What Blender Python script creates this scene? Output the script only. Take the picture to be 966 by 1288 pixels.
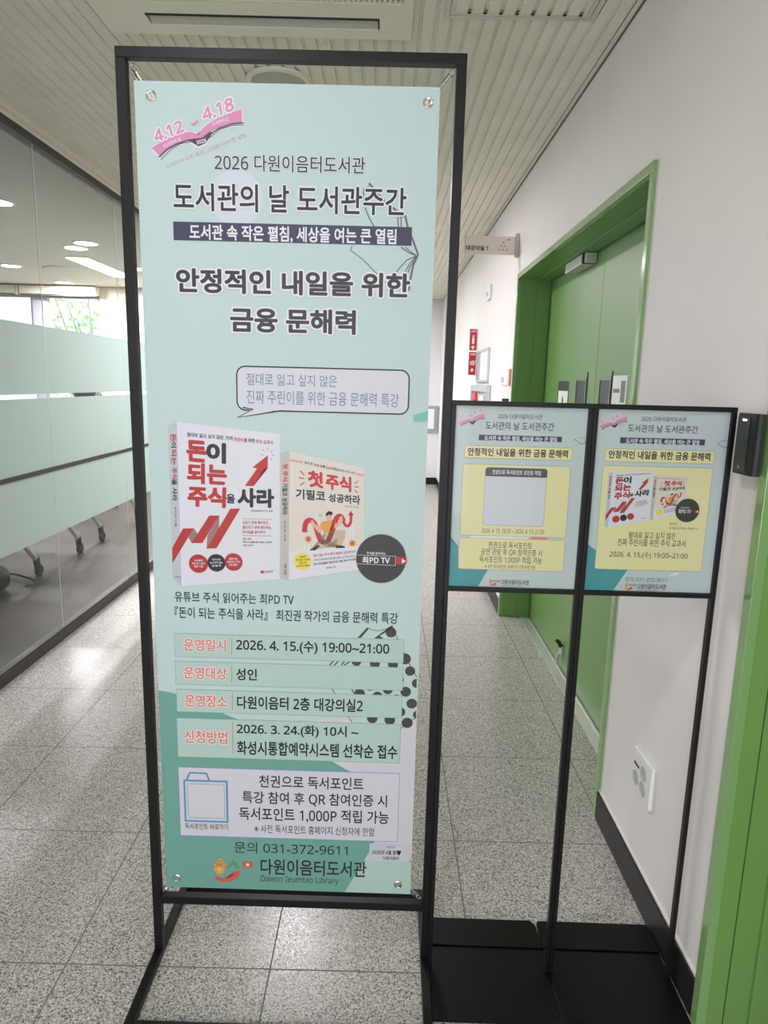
import bpy, bmesh, math, random
from mathutils import Vector, Matrix, Euler
from math import sin, cos, pi, radians

SC = bpy.context.scene
for _o in list(bpy.data.objects): bpy.data.objects.remove(_o, do_unlink=True)
COL = SC.collection
random.seed(7)

# ------------------------------------------------------------------ camera, world, exposure
CAM_H = 1.4204
F_PX, PITCH, ROLL = 860.96, 0.1860, 0.02566
cam = bpy.data.cameras.new('camera')
cam.sensor_fit = 'VERTICAL'
cam.sensor_height = 24.0
cam.lens = F_PX / 1288.0 * 24.0
cam.clip_start = 0.02
camo = bpy.data.objects.new('camera', cam); COL.objects.link(camo)
fw = Vector((0, cos(PITCH), -sin(PITCH)))
rt = Vector((1, 0, 0)); up = rt.cross(fw)
r2 = rt * cos(ROLL) + up * sin(ROLL); u2 = up * cos(ROLL) - rt * sin(ROLL)
camo.matrix_world = Matrix(((r2.x, u2.x, -fw.x, 0), (r2.y, u2.y, -fw.y, 0), (r2.z, u2.z, -fw.z, CAM_H), (0, 0, 0, 1)))
SC.camera = camo

SC.view_settings.view_transform = 'Standard'
SC.view_settings.look = 'None'
SC.view_settings.gamma = 1.0
SC.view_settings.use_curve_mapping = False
SC.view_settings.exposure = 0.95
SC.cycles.use_denoising = True
SC.cycles.max_bounces = 10
SC.cycles.transparent_max_bounces = 24
SC.cycles.caustics_reflective = False
SC.cycles.caustics_refractive = False
SC.cycles.sample_clamp_indirect = 6.0

W = bpy.data.worlds.new('overcast_daylight'); SC.world = W; W.use_nodes = True
_b = W.node_tree.nodes['Background']
_b.inputs[0].default_value = (0.95, 0.95, 1.0, 1); _b.inputs[1].default_value = 1.1

CEIL = 2.574; XR = 0.745; XL = -1.747; YEND = 9.8; YBACK = -3.2

def lin(c):
    c /= 255.0
    return c / 12.92 if c <= 0.04045 else ((c + 0.055) / 1.055) ** 2.4
def PH(r, g, b, k=0.72):
    return tuple(min(0.92, lin(v) / k) for v in (r, g, b)) + (1,)

def light_area(name, loc, size, power, col, rot=(0, 0, 0), parent=None, shape='DISK', size_y=None, spread=None):
    l = bpy.data.lights.new(name, 'AREA'); l.shape = shape; l.size = size
    if size_y: l.size_y = size_y
    l.energy = power; l.color = col
    if spread: l.spread = spread
    o = bpy.data.objects.new(name, l); COL.objects.link(o)
    o.location = loc; o.rotation_euler = rot
    if parent: o.parent = parent
    return o

# fill lamp added behind the camera, standing in for unseen daylight
light_area('lobby_fill_light', (-0.5, YBACK - 0.4, 1.15), 2.3, 28, (0.95, 0.94, 1.0), (radians(90), 0, 0), None, 'RECTANGLE', 1.9)

# ------------------------------------------------------------------ materials
MATS = {}
def mat(name, col, rough=0.5, metal=0.0, spec=0.5, emit=None, estr=0.0, coat=0.0):
    if name in MATS: return MATS[name]
    m = bpy.data.materials.new(name); m.use_nodes = True
    b = m.node_tree.nodes['Principled BSDF']
    b.inputs['Base Color'].default_value = col
    b.inputs['Roughness'].default_value = rough
    b.inputs['Metallic'].default_value = metal
    b.inputs['Specular IOR Level'].default_value = spec
    if coat:
        b.inputs['Coat Weight'].default_value = coat; b.inputs['Coat Roughness'].default_value = 0.08
    if emit:
        b.inputs['Emission Color'].default_value = emit; b.inputs['Emission Strength'].default_value = estr
    MATS[name] = m
    return m
def nodes(m): return m.node_tree.nodes, m.node_tree.links, m.node_tree.nodes['Principled BSDF']
def N(nt, t, **kw):
    n = nt.nodes.new(t)
    for k, v in kw.items(): setattr(n, k, v)
    return n
def wobble(m, scale, amount, bump=0.0, bscale=None):
    """slight procedural tone variation and surface grain"""
    nt = m.node_tree; b = nt.nodes['Principled BSDF']
    geo = N(nt, 'ShaderNodeNewGeometry')
    no = N(nt, 'ShaderNodeTexNoise'); no.inputs['Scale'].default_value = scale; no.inputs['Detail'].default_value = 4
    nt.links.new(geo.outputs['Position'], no.inputs['Vector'])
    base = b.inputs['Base Color'].default_value[:]
    r = N(nt, 'ShaderNodeValToRGB')
    r.color_ramp.elements[0].position = 0.3; r.color_ramp.elements[1].position = 0.7
    r.color_ramp.elements[0].color = tuple(max(0, c * (1 - amount)) for c in base[:3]) + (1,)
    r.color_ramp.elements[1].color = tuple(min(1, c * (1 + amount)) for c in base[:3]) + (1,)
    nt.links.new(no.outputs[0], r.inputs[0]); nt.links.new(r.outputs[0], b.inputs['Base Color'])
    if bump:
        n2 = N(nt, 'ShaderNodeTexNoise'); n2.inputs['Scale'].default_value = bscale or scale * 8
        nt.links.new(geo.outputs['Position'], n2.inputs['Vector'])
        bu = N(nt, 'ShaderNodeBump'); bu.inputs['Strength'].default_value = bump; bu.inputs['Distance'].default_value = 0.002
        nt.links.new(n2.outputs[0], bu.inputs['Height']); nt.links.new(bu.outputs[0], b.inputs['Normal'])
    return m

# granite floor tiles, half a metre square
def granite_tiles():
    m = mat('granite_tiles', (0.4, 0.4, 0.4, 1), 0.24, 0, 0.5)
    nt = m.node_tree; b = nt.nodes['Principled BSDF']; L = nt.links.new
    geo = N(nt, 'ShaderNodeNewGeometry')
    v = N(nt, 'ShaderNodeTexVoronoi'); v.inputs['Scale'].default_value = 330
    L(geo.outputs['Position'], v.inputs['Vector'])
    sep = N(nt, 'ShaderNodeSeparateColor'); L(v.outputs['Color'], sep.inputs[0])
    n = N(nt, 'ShaderNodeTexNoise'); n.inputs['Scale'].default_value = 190; n.inputs['Detail'].default_value = 3
    L(geo.outputs['Position'], n.inputs['Vector'])
    mx = N(nt, 'ShaderNodeMath', operation='MULTIPLY_ADD'); L(n.outputs[0], mx.inputs[0]); mx.inputs[1].default_value = 0.55
    mu = N(nt, 'ShaderNodeMath', operation='MULTIPLY'); L(sep.outputs[0], mu.inputs[0]); mu.inputs[1].default_value = 0.6
    L(mu.outputs[0], mx.inputs[2])
    r = N(nt, 'ShaderNodeValToRGB'); e = r.color_ramp.elements
    e[0].position = 0.26; e[0].color = PH(58, 56, 54)
    e[1].position = 0.88; e[1].color = PH(196, 192, 187)
    a = e.new(0.42); a.color = PH(131, 128, 123)
    a = e.new(0.60); a.color = PH(163, 159, 154)
    L(mx.outputs[0], r.inputs[0])
    # joints
    sx = N(nt, 'ShaderNodeSeparateXYZ'); L(geo.outputs['Position'], sx.inputs[0])
    outs = []
    for ax, ph in ((0, 0.249), (1, 0.4426)):
        ad = N(nt, 'ShaderNodeMath', operation='SUBTRACT'); L(sx.outputs[ax], ad.inputs[0]); ad.inputs[1].default_value = ph - 50
        mo = N(nt, 'ShaderNodeMath', operation='MODULO'); L(ad.outputs[0], mo.inputs[0]); mo.inputs[1].default_value = 0.5
        ce_ = N(nt, 'ShaderNodeMath', operation='SUBTRACT'); L(mo.outputs[0], ce_.inputs[0]); ce_.inputs[1].default_value = 0.25
        ab = N(nt, 'ShaderNodeMath', operation='ABSOLUTE'); L(ce_.outputs[0], ab.inputs[0])
        gt = N(nt, 'ShaderNodeMath', operation='GREATER_THAN'); L(ab.outputs[0], gt.inputs[0]); gt.inputs[1].default_value = 0.25 - 0.0019
        outs.append(gt)
    mxx = N(nt, 'ShaderNodeMath', operation='MAXIMUM'); L(outs[0].outputs[0], mxx.inputs[0]); L(outs[1].outputs[0], mxx.inputs[1])
    mix = N(nt, 'ShaderNodeMix', data_type='RGBA'); L(mxx.outputs[0], mix.inputs[0])
    L(r.outputs[0], mix.inputs[6]); mix.inputs[7].default_value = PH(104, 100, 94)
    L(mix.outputs[2], b.inputs['Base Color'])
    rr = N(nt, 'ShaderNodeMapRange'); L(sep.outputs[1], rr.inputs[0]); rr.inputs[3].default_value = 0.22; rr.inputs[4].default_value = 0.34
    ro = N(nt, 'ShaderNodeMath', operation='MAXIMUM'); L(rr.outputs[0], ro.inputs[0]); L(mxx.outputs[0], ro.inputs[1])
    L(ro.outputs[0], b.inputs['Roughness'])
    return m

def pinhole_panel():
    m = mat('acoustic_panel', PH(202, 199, 186), 0.85, 0, 0.2)
    nt = m.node_tree; b = nt.nodes['Principled BSDF']; L = nt.links.new
    geo = N(nt, 'ShaderNodeNewGeometry')
    v = N(nt, 'ShaderNodeTexVoronoi'); v.inputs['Scale'].default_value = 85
    L(geo.outputs['Position'], v.inputs['Vector'])
    lt = N(nt, 'ShaderNodeMath', operation='LESS_THAN'); L(v.outputs['Distance'], lt.inputs[0]); lt.inputs[1].default_value = 0.12
    sep = N(nt, 'ShaderNodeSeparateColor'); L(v.outputs['Color'], sep.inputs[0])
    g2 = N(nt, 'ShaderNodeMath', operation='GREATER_THAN'); L(sep.outputs[0], g2.inputs[0]); g2.inputs[1].default_value = 0.5
    mu = N(nt, 'ShaderNodeMath', operation='MULTIPLY'); L(lt.outputs[0], mu.inputs[0]); L(g2.outputs[0], mu.inputs[1])
    no = N(nt, 'ShaderNodeTexNoise'); no.inputs['Scale'].default_value = 5
    L(geo.outputs['Position'], no.inputs['Vector'])
    r = N(nt, 'ShaderNodeValToRGB'); r.color_ramp.elements[0].color = PH(194, 191, 178); r.color_ramp.elements[1].color = PH(210, 207, 196)
    L(no.outputs[0], r.inputs[0])
    mix = N(nt, 'ShaderNodeMix', data_type='RGBA'); L(mu.outputs[0], mix.inputs[0]); L(r.outputs[0], mix.inputs[6]); mix.inputs[7].default_value = PH(88, 84, 76)
    L(mix.outputs[2], b.inputs['Base Color'])
    return m

def glass_mat(name, tint=(0.93, 0.96, 0.95), ior=1.45, rough=0.0):
    m = bpy.data.materials.new(name); m.use_nodes = True
    nt = m.node_tree; nt.nodes.clear()
    out = N(nt, 'ShaderNodeOutputMaterial'); mx = N(nt, 'ShaderNodeMixShader')
    fr = N(nt, 'ShaderNodeFresnel'); fr.inputs[0].default_value = ior
    tr = N(nt, 'ShaderNodeBsdfTransparent'); tr.inputs[0].default_value = tint + (1,)
    gl = N(nt, 'ShaderNodeBsdfGlossy'); gl.inputs['Roughness'].default_value = rough
    geo = N(nt, 'ShaderNodeNewGeometry')          # only the outer skin of the thin sheet mirrors
    inv = N(nt, 'ShaderNodeMath', operation='SUBTRACT'); inv.inputs[0].default_value = 1.0; nt.links.new(geo.outputs['Backfacing'], inv.inputs[1])
    mul = N(nt, 'ShaderNodeMath', operation='MULTIPLY'); nt.links.new(fr.outputs[0], mul.inputs[0]); nt.links.new(inv.outputs[0], mul.inputs[1])
    nt.links.new(mul.outputs[0], mx.inputs[0]); nt.links.new(tr.outputs[0], mx.inputs[1]); nt.links.new(gl.outputs[0], mx.inputs[2])
    nt.links.new(mx.outputs[0], out.inputs[0])
    MATS[name] = m
    return m
def film_mat():
    m = bpy.data.materials.new('frosted_film'); m.use_nodes = True
    nt = m.node_tree; b = nt.nodes['Principled BSDF']; out = [n for n in nt.nodes if n.type == 'OUTPUT_MATERIAL'][0]
    b.inputs['Base Color'].default_value = PH(203, 215, 210); b.inputs['Roughness'].default_value = 0.35
    tl = N(nt, 'ShaderNodeBsdfTranslucent'); tl.inputs[0].default_value = PH(190, 205, 199)
    mx = N(nt, 'ShaderNodeMixShader'); mx.inputs[0].default_value = 0.5
    nt.links.new(b.outputs[0], mx.inputs[1]); nt.links.new(tl.outputs[0], mx.inputs[2]); nt.links.new(mx.outputs[0], out.inputs[0])
    MATS['frosted_film'] = m
    return m

M_FLOOR = granite_tiles()
M_CEIL = pinhole_panel()
M_WALL = wobble(mat('white_wall_paint', PH(214, 208, 206), 0.62, 0, 0.3), 2.2, 0.025, 0.06, 160)
M_FARWALL = wobble(mat('pale_grey_paint', PH(205, 205, 207), 0.65, 0, 0.3), 2.0, 0.02)
M_BASE = wobble(mat('black_granite_baseboard', PH(27, 26, 25), 0.4, 0, 0.3), 90, 0.35)
M_GREEN = wobble(mat('green_steel_paint', PH(98, 135, 73), 0.36, 0, 0.5), 3.0, 0.03, 0.05, 60)
M_GREENTRIM = mat('green_gloss_trim', PH(112, 146, 92), 0.16, 0, 0.6, coat=0.6)
M_GREENLINE = mat('green_seam', PH(46, 66, 36), 0.6)
M_BLACKF = wobble(mat('black_powder_coat', PH(15, 14, 16), 0.42, 0, 0.28), 40, 0.15, 0.05, 700)
M_BLACKP = wobble(mat('black_plate_paint', PH(7, 7, 7), 0.38, 0, 0.2), 14, 0.2)
M_BLACK2 = mat('black_plastic', PH(26, 26, 28), 0.28, 0, 0.5)
M_BLACK3 = mat('black_satin_plastic', PH(27, 27, 28), 0.4, 0, 0.4)
M_GAP = mat('dark_gap', (0.008, 0.008, 0.008, 1), 0.8)
M_ALU = wobble(mat('brushed_aluminium', (0.62, 0.62, 0.62, 1), 0.32, 0.9, 0.5), 30, 0.08)
M_ALUP = mat('painted_aluminium', PH(176, 174, 166), 0.45, 0.1)
M_STEEL = mat('bright_steel', (0.72, 0.71, 0.70, 1), 0.2, 1.0)
M_DARKALU = wobble(mat('dark_bronze_aluminium', PH(50, 47, 44), 0.45, 0.1), 20, 0.06)
M_WHITEP = mat('white_plastic', PH(222, 221, 219), 0.4)
M_GREYP = mat('grey_plastic', PH(170, 170, 170), 0.45)
M_ACP = mat('ac_panel_plastic', PH(200, 196, 182), 0.5)
M_GLASS = glass_mat('clear_glass', ior=1.36)
M_ACRYL = glass_mat('acrylic_sheet', (0.985, 0.99, 0.99), 1.3, 0.03)
M_FILM = film_mat()
M_SEAL = mat('silicone_joint', PH(222, 224, 222), 0.3)
M_ROOMC = wobble(mat('meeting_room_ceiling_paint', PH(206, 202, 194), 0.8), 1.5, 0.02)
M_ROOMF = wobble(mat('wood_look_flooring', PH(50, 45, 38), 0.5, 0, 0.25), 6, 0.12)
M_CREAM = mat('cream_wall_paint', PH(196, 188, 174), 0.7)
M_RED = mat('sign_red', PH(178, 28, 48), 0.45)
M_WPRINT = mat('white_print', PH(226, 222, 220), 0.5)
M_LAMP = mat('lamp_diffuser', (1, 1, 1, 1), 0.5, 0, 0.2, (1, 0.95, 0.96, 1), 9.0)
M_LEDW = mat('status_light', (1, 1, 1, 1), 0.4, 0, 0.2, (0.9, 0.95, 1, 1), 4.0)
M_TABLE = mat('table_laminate', PH(120, 112, 104), 0.4)
M_LEG = mat('silver_grey_leg', PH(205, 205, 206), 0.35, 0.2)
M_RUBBER = mat('black_rubber', PH(30, 30, 30), 0.7)

# ------------------------------------------------------------------ mesh helpers
class MB:
    def __init__(s): s.v = []; s.f = []; s.m = []
    def add(s, vs, fs, mi=0):
        o = len(s.v); s.v += [tuple(v) for v in vs]; s.f += [tuple(i + o for i in f) for f in fs]; s.m += [mi] * len(fs); return s
    def box(s, x0, y0, z0, x1, y1, z1, mi=0, ch=0.0):
        if x1 < x0: x0, x1 = x1, x0
        if y1 < y0: y0, y1 = y1, y0
        if z1 < z0: z0, z1 = z1, z0
        if ch <= 0:
            return s.add([(x, y, z) for x in (x0, x1) for y in (y0, y1) for z in (z0, z1)],
                         [(0, 1, 3, 2), (4, 6, 7, 5), (0, 4, 5, 1), (2, 3, 7, 6), (0, 2, 6, 4), (1, 5, 7, 3)], mi)
        b = bmesh.new(); bmesh.ops.create_cube(b, size=1)
        for v in b.verts: v.co = Vector(((x0 + x1) / 2 + v.co.x * (x1 - x0), (y0 + y1) / 2 + v.co.y * (y1 - y0), (z0 + z1) / 2 + v.co.z * (z1 - z0)))
        bmesh.ops.bevel(b, geom=list(b.edges), offset=ch, segments=2, affect='EDGES', profile=0.6)
        return s.bm(b, mi)
    def bm(s, b, mi=0):
        b.verts.index_update()
        s.add([v.co[:] for v in b.verts], [[v.index for v in f.verts] for f in b.faces], mi); b.free(); return s
    def tube(s, pts, r, n=10, mi=0, cap=True):
        pts = [Vector(p) for p in pts]; rs = r if isinstance(r, (list, tuple)) else [r] * len(pts)
        rings = []; prev = None
        for i, p in enumerate(pts):
            t = (pts[min(i + 1, len(pts) - 1)] - pts[max(i - 1, 0)]).normalized()
            a = prev if prev and abs(prev.dot(t)) < .95 else (Vector((0, 0, 1)) if abs(t.z) < .9 else Vector((1, 0, 0)))
            x = (a - t * a.dot(t)).normalized(); y = t.cross(x); prev = x
            rings.append([p + (x * cos(2 * pi * k / n) + y * sin(2 * pi * k / n)) * rs[i] for k in range(n)])
        vs = [v for r_ in rings for v in r_]
        fs = [(i * n + k, i * n + (k + 1) % n, (i + 1) * n + (k + 1) % n, (i + 1) * n + k) for i in range(len(pts) - 1) for k in range(n)]
        if cap: fs += [tuple(range(n))[::-1], tuple((len(pts) - 1) * n + k for k in range(n))]
        return s.add(vs, fs, mi)
    def lathe(s, prof, c, axis=(0, 0, 1), n=24, mi=0):
        """prof: (radius, height) pairs along axis from c"""
        ax = Vector(axis).normalized(); a = Vector((0, 0, 1)) if abs(ax.z) < .9 else Vector((1, 0, 0))
        x = (a - ax * a.dot(ax)).normalized(); y = ax.cross(x); c = Vector(c)
        vs = [c + ax * h + (x * cos(2 * pi * k / n) + y * sin(2 * pi * k / n)) * r for r, h in prof for k in range(n)]
        fs = [(i * n + k, i * n + (k + 1) % n, (i + 1) * n + (k + 1) % n, (i + 1) * n + k) for i in range(len(prof) - 1) for k in range(n)]
        if prof[0][0] > 0: fs.append(tuple(range(n))[::-1])
        if prof[-1][0] > 0: fs.append(tuple((len(prof) - 1) * n + k for k in range(n)))
        return s.add(vs, fs, mi)
    def torus(s, c, R, r, axis=(0, 1, 0), n=28, k=10, mi=0):
        return s.lathe([(R + r * cos(2 * pi * i / k), r * sin(2 * pi * i / k)) for i in range(k + 1)], c, axis, n, mi) if False else s._torus(c, R, r, axis, n, k, mi)
    def _torus(s, c, R, r, axis, n, k, mi):
        ax = Vector(axis).normalized(); a = Vector((0, 0, 1)) if abs(ax.z) < .9 else Vector((1, 0, 0))
        x = (a - ax * a.dot(ax)).normalized(); y = ax.cross(x); c = Vector(c); vs = []
        for i in range(n):
            d = x * cos(2 * pi * i / n) + y * sin(2 * pi * i / n)
            for j in range(k): vs.append(c + d * (R + r * cos(2 * pi * j / k)) + ax * (r * sin(2 * pi * j / k)))
        return s.add(vs, [(i * k + j, i * k + (j + 1) % k, ((i + 1) % n) * k + (j + 1) % k, ((i + 1) % n) * k + j) for i in range(n) for j in range(k)], mi)
    def prism(s, pts, d, mi=0):
        """closed polygon pts (3D, planar) extruded by vector d"""
        n = len(pts); d = Vector(d)
        vs = [Vector(p) for p in pts] + [Vector(p) + d for p in pts]
        fs = [tuple(range(n))[::-1], tuple(range(n, 2 * n))] + [(k, (k + 1) % n, n + (k + 1) % n, n + k) for k in range(n)]
        return s.add(vs, fs, mi)
def mesh_of(name, mb, mats, smooth=False, loc=(0, 0, 0)):
    me = bpy.data.meshes.new(name); lx, ly, lz = loc
    me.from_pydata([(x - lx, y - ly, z - lz) for x, y, z in mb.v], [], mb.f)
    for m in (mats if isinstance(mats, (list, tuple)) else [mats]): me.materials.append(m)
    me.polygons.foreach_set('material_index', mb.m)
    b = bmesh.new(); b.from_mesh(me); bmesh.ops.recalc_face_normals(b, faces=list(b.faces)); b.to_mesh(me); b.free()
    if smooth:
        me.polygons.foreach_set('use_smooth', [True] * len(me.polygons))
        try: me.set_sharp_from_angle(angle=radians(40))
        except Exception: pass
    me.update()
    return me
def link(name, me, parent=None, loc=(0, 0, 0)):
    o = bpy.data.objects.new(name, me); COL.objects.link(o)
    if parent: o.parent = parent
    else: o.location = loc
    return o
def part(name, mb, mats, root, smooth=False, label=None, local=False):
    """a child mesh; mb is in world coordinates unless local"""
    if local: me = mesh_of(name, mb, mats, smooth)
    else:
        off = Vector((0, 0, 0)); r = root
        while r: off += r.location; r = r.parent
        me = mesh_of(name, mb, mats, smooth, off)
    o = link(name, me, root)
    if label: o['label'] = label
    return o
def thing(name, label, cat, loc=(0, 0, 0), group=None):
    o = bpy.data.objects.new(name, None); COL.objects.link(o); o.empty_display_size = 0.1
    o.location = loc; o['label'] = label; o['category'] = cat
    if group: o['group'] = group
    return o
def struct(name, mb, mats, smooth=False, label=None):
    o = link(name, mesh_of(name, mb, mats, smooth)); o['kind'] = 'structure'
    if label: o['label'] = label; o['category'] = label.split()[-1]
    return o
def sroot(name, loc=(0, 0, 0)):
    o = bpy.data.objects.new(name, None); COL.objects.link(o); o.location = loc; o['kind'] = 'structure'; return o
def copy_tree(o, parent=None):
    c = o.copy(); COL.objects.link(c)
    if parent: c.parent = parent
    for ch in o.children: copy_tree(ch, c)
    return c

# ------------------------------------------------------------------ printing: flat ink shapes and lettering
_fc = bpy.data.curves.new('lettering_curve', 'FONT'); _fc.resolution_u = 3
_fo = bpy.data.objects.new('lettering_curve', _fc); COL.objects.link(_fo)
_tc = {}
# digits and Latin letters in the plain sans cut
SANS = {ord('0') + k: chr(0x1D7E2 + k) for k in range(10)}
SANS.update({ord('A') + k: chr(0x1D5A0 + k) for k in range(26)}); SANS.update({ord('a') + k: chr(0x1D5BA + k) for k in range(26)})
def _eval_text(body):
    _fc.body = body
    dg = bpy.context.evaluated_depsgraph_get(); dg.update()
    e = _fo.evaluated_get(dg); me = e.to_mesh()
    r = [(v.co.x, v.co.y) for v in me.vertices], [tuple(p.vertices) for p in me.polygons]
    e.to_mesh_clear(); return r
def load_texts(lines):
    """all lettering in one evaluation: every string on a widely spaced line of its own"""
    lines = list(dict.fromkeys(lines)); _fc.space_line = 3.0
    a = [v[1] for v in _eval_text('H')[0]]; b = [v[1] for v in _eval_text('H\nH')[0]]
    lh = min(a) - min(b)
    vs, fs = _eval_text('\n'.join(lines).translate(SANS))
    per = [([], [], {}) for _ in lines]
    for f in fs:
        k = min(len(lines) - 1, max(0, round((0.35 - vs[f[0]][1]) / lh))); V, F, M = per[k]
        for i in f:
            if i not in M: M[i] = len(V); V.append((vs[i][0], vs[i][1] + k * lh))
        F.append(tuple(M[i] for i in f))
    for t, (V, F, M) in zip(lines, per): _tc[t] = (V, F)
def text_geo(s):
    if s not in _tc: load_texts([s])
    return _tc[s]
def text_fit(s, bold, box):
    """lettering mapped onto a box (u0,v0,u1,v1) or a quad TL,TR,BR,BL, v running downwards; heavier weights
    overprint the glyphs in a small ring. Returns points (u, v, lift in metres) and faces"""
    vs, fs = text_geo(s)
    x0 = min(v[0] for v in vs); x1 = max(v[0] for v in vs); y0 = min(v[1] for v in vs); y1 = max(v[1] for v in vs)
    q = box if len(box) == 8 else (box[0], box[1], box[2], box[1], box[2], box[3], box[0], box[3])
    k = 0 if bold <= 0.003 else (4 if bold < 0.012 else (8 if bold < 0.05 else 14))
    rings = [(0.0, 0.0)] + [(bold * cos(2 * pi * (i + .5) / k), bold * sin(2 * pi * (i + .5) / k)) for i in range(k)]
    out = []; faces = []
    for r, (ox, oy) in enumerate(rings):
        base = len(out)
        for x, y in vs:
            a = (x + ox - x0) / max(1e-6, x1 - x0); b = (y1 - y - oy) / max(1e-6, y1 - y0)
            w = ((1 - a) * (1 - b), a * (1 - b), a * b, (1 - a) * b)
            out.append((sum(w[i] * q[2 * i] for i in range(4)), sum(w[i] * q[2 * i + 1] for i in range(4)), r * 6e-6))
        faces += [tuple(i + base for i in f) for f in fs]
    return out, faces
def poly_fill(pts):
    b = bmesh.new(); vv = [b.verts.new((x, y, 0)) for x, y in pts]
    f = b.faces.new(vv); bmesh.ops.triangulate(b, faces=[f]); b.verts.index_update()
    r = [v.co[:2] for v in b.verts], [tuple(v.index for v in f.verts) for f in b.faces]
    b.free(); return r
def stroke(pts, w):
    P = [Vector((p[0], p[1])) for p in pts]; n = len(P); A = []
    closed = (P[0] - P[-1]).length < 1e-6 and n > 3
    if closed: P = P[:-1]; n -= 1
    for i in range(n):
        p0 = P[(i - 1) % n] if (closed or i > 0) else None; p1 = P[(i + 1) % n] if (closed or i < n - 1) else None
        d0 = (P[i] - p0).normalized() if p0 is not None else None; d1 = (p1 - P[i]).normalized() if p1 is not None else None
        if d0 is None: d0 = d1
        if d1 is None: d1 = d0
        nn = Vector((-(d0 + d1).y, (d0 + d1).x))
        if nn.length < 1e-3: nn = Vector((-d0.y, d0.x))
        nn.normalize(); c = max(0.45, nn.dot(Vector((-d0.y, d0.x))))
        A += [P[i] + nn * (w / 2 / c), P[i] - nn * (w / 2 / c)]
    m = n if closed else n - 1
    return [a[:] for a in A], [(2 * i, 2 * ((i + 1) % n), 2 * ((i + 1) % n) + 1, 2 * i + 1) for i in range(m)]
def smooth_pts(pts, k=6):
    if len(pts) < 4: return pts
    out = []; n = len(pts)
    for i in range(n - 1):
        p = [pts[max(0, i - 1)], pts[i], pts[i + 1], pts[min(n - 1, i + 2)]]
        for j in range(k):
            t = j / k
            out.append(tuple(0.5 * (2 * p[1][a] + (p[2][a] - p[0][a]) * t + (2 * p[0][a] - 5 * p[1][a] + 4 * p[2][a] - p[3][a]) * t * t + (3 * p[1][a] - p[0][a] - 3 * p[2][a] + p[3][a]) * t ** 3) for a in (0, 1)))
    out.append(pts[-1]); return out
def round_rect(b, r):
    u0, v0, u1, v1 = b; r = min(r, abs(u1 - u0) / 2, abs(v1 - v0) / 2)
    if r <= 0: return [(u0, v0), (u1, v0), (u1, v1), (u0, v1)]
    o = []
    for cx, cy, a0 in ((u1 - r, v0 + r, -90), (u1 - r, v1 - r, 0), (u0 + r, v1 - r, 90), (u0 + r, v0 + r, 180)):
        for k in range(7): a = radians(a0 + 15 * k); o.append((cx + r * cos(a), cy + r * sin(a)))
    return o
INK = dict(teal=(112,163,153), teal2=(120,190,182), teal3=(74,150,158), pale=(206,206,214), mintlight=(176,203,196), mintlight2=(186,208,203), paletint=(204,212,222),
    white=(226,226,232), pink=(214,138,178), plum=(84,54,84), palepink=(208,182,208), line=(72,68,74), ink=(40,41,50), ink2=(54,50,56), navy=(60,60,88),
    lav=(208,208,218), lav2=(200,200,210), black=(20,20,22), greyteal=(112,142,150), bookshade=(186,190,202), bookwhite=(216,216,226), red=(180,52,52), redshade=(150,120,116),
    cream=(214,208,200), creamshade=(190,184,180), red2=(196,44,60), palepink2=(220,160,165), barwhite=(226,224,222), trouser=(196,178,156), orange=(220,152,70), skin=(222,168,148),
    coin=(214,138,66), brown=(130,70,30), yellow=(232,214,84), charcoal=(62,60,60), rowmint=(178,203,197), rowline=(112,152,148), coral=(206,106,116), rowhalo=(228,208,200),
    lilac=(150,150,205), paleblue=(190,208,222), bagblue=(100,140,182), greyline=(120,120,124), greyline2=(104,104,112), amber=(222,160,74), amberin=(190,200,150), leaf=(92,150,122), coral2=(206,96,84),
    greyink=(74,74,74), butter=(226,219,168), slate=(84,82,86), pink2=(220,140,160), salmon=(214,110,100), bluegrey=(90,110,130))
def ink(n):
    return mat('ink_' + n, PH(*INK[n], k=1.0), 0.42, 0, 0.35)
def build_print(items, root, to3d, dl):
    """one mesh per printed block; every ink colour is a material slot"""
    blocks = {}
    for it in items: blocks.setdefault(it[1], []).append(it)
    for bname, its in blocks.items():
        mb = MB(); names = []
        def put(vs, fs, lay, col):
            if col not in names: names.append(col)
            mb.add([to3d(p[0], p[1], lay * dl + (p[2] if len(p) > 2 else 0)) for p in vs], fs, names.index(col))
        for it in its:
            k, _, lay, col = it[:4]
            if k == 't':
                txt, box, bold, halo = it[4:8]
                if halo:
                    vs, fs = text_fit(txt, bold + halo[1], box); put(vs, fs, lay - 0.5, halo[0])
                vs, fs = text_fit(txt, bold, box); put(vs, fs, lay, col)
            elif k == 'p':
                if bname in ('event_emblem',) and len(it[4]) > 12: vs, fs = poly_fill(it[4])
                else: vs, fs = poly_fill(it[4])
                put(vs, fs, lay, col)
            elif k == 's':
                pts = it[5]
                if len(pts) > 9: pts = smooth_pts(pts)
                vs, fs = stroke(pts, it[4]); put(vs, fs, lay, col)
            elif k == 'r':
                rr = round_rect(it[4], it[5])
                vs, fs = poly_fill(rr); put(vs, fs, lay, col)
                if it[6]:
                    vs, fs = stroke(rr + [rr[0]], it[7]); put(vs, fs, lay + 0.4, it[6])
            elif k == 'c':
                (cx, cy), r = it[4], it[5]
                pts = [(cx + r * cos(2 * pi * j / 36), cy + r * sin(2 * pi * j / 36)) for j in range(36)]
                put(pts, [tuple(range(36))], lay, col)
        me = bpy.data.meshes.new(bname); me.from_pydata(mb.v, [], mb.f)
        for c in names: me.materials.append(ink(c))
        me.polygons.foreach_set('material_index', mb.m); me.update()
        o = link(bname, me, root)
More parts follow.
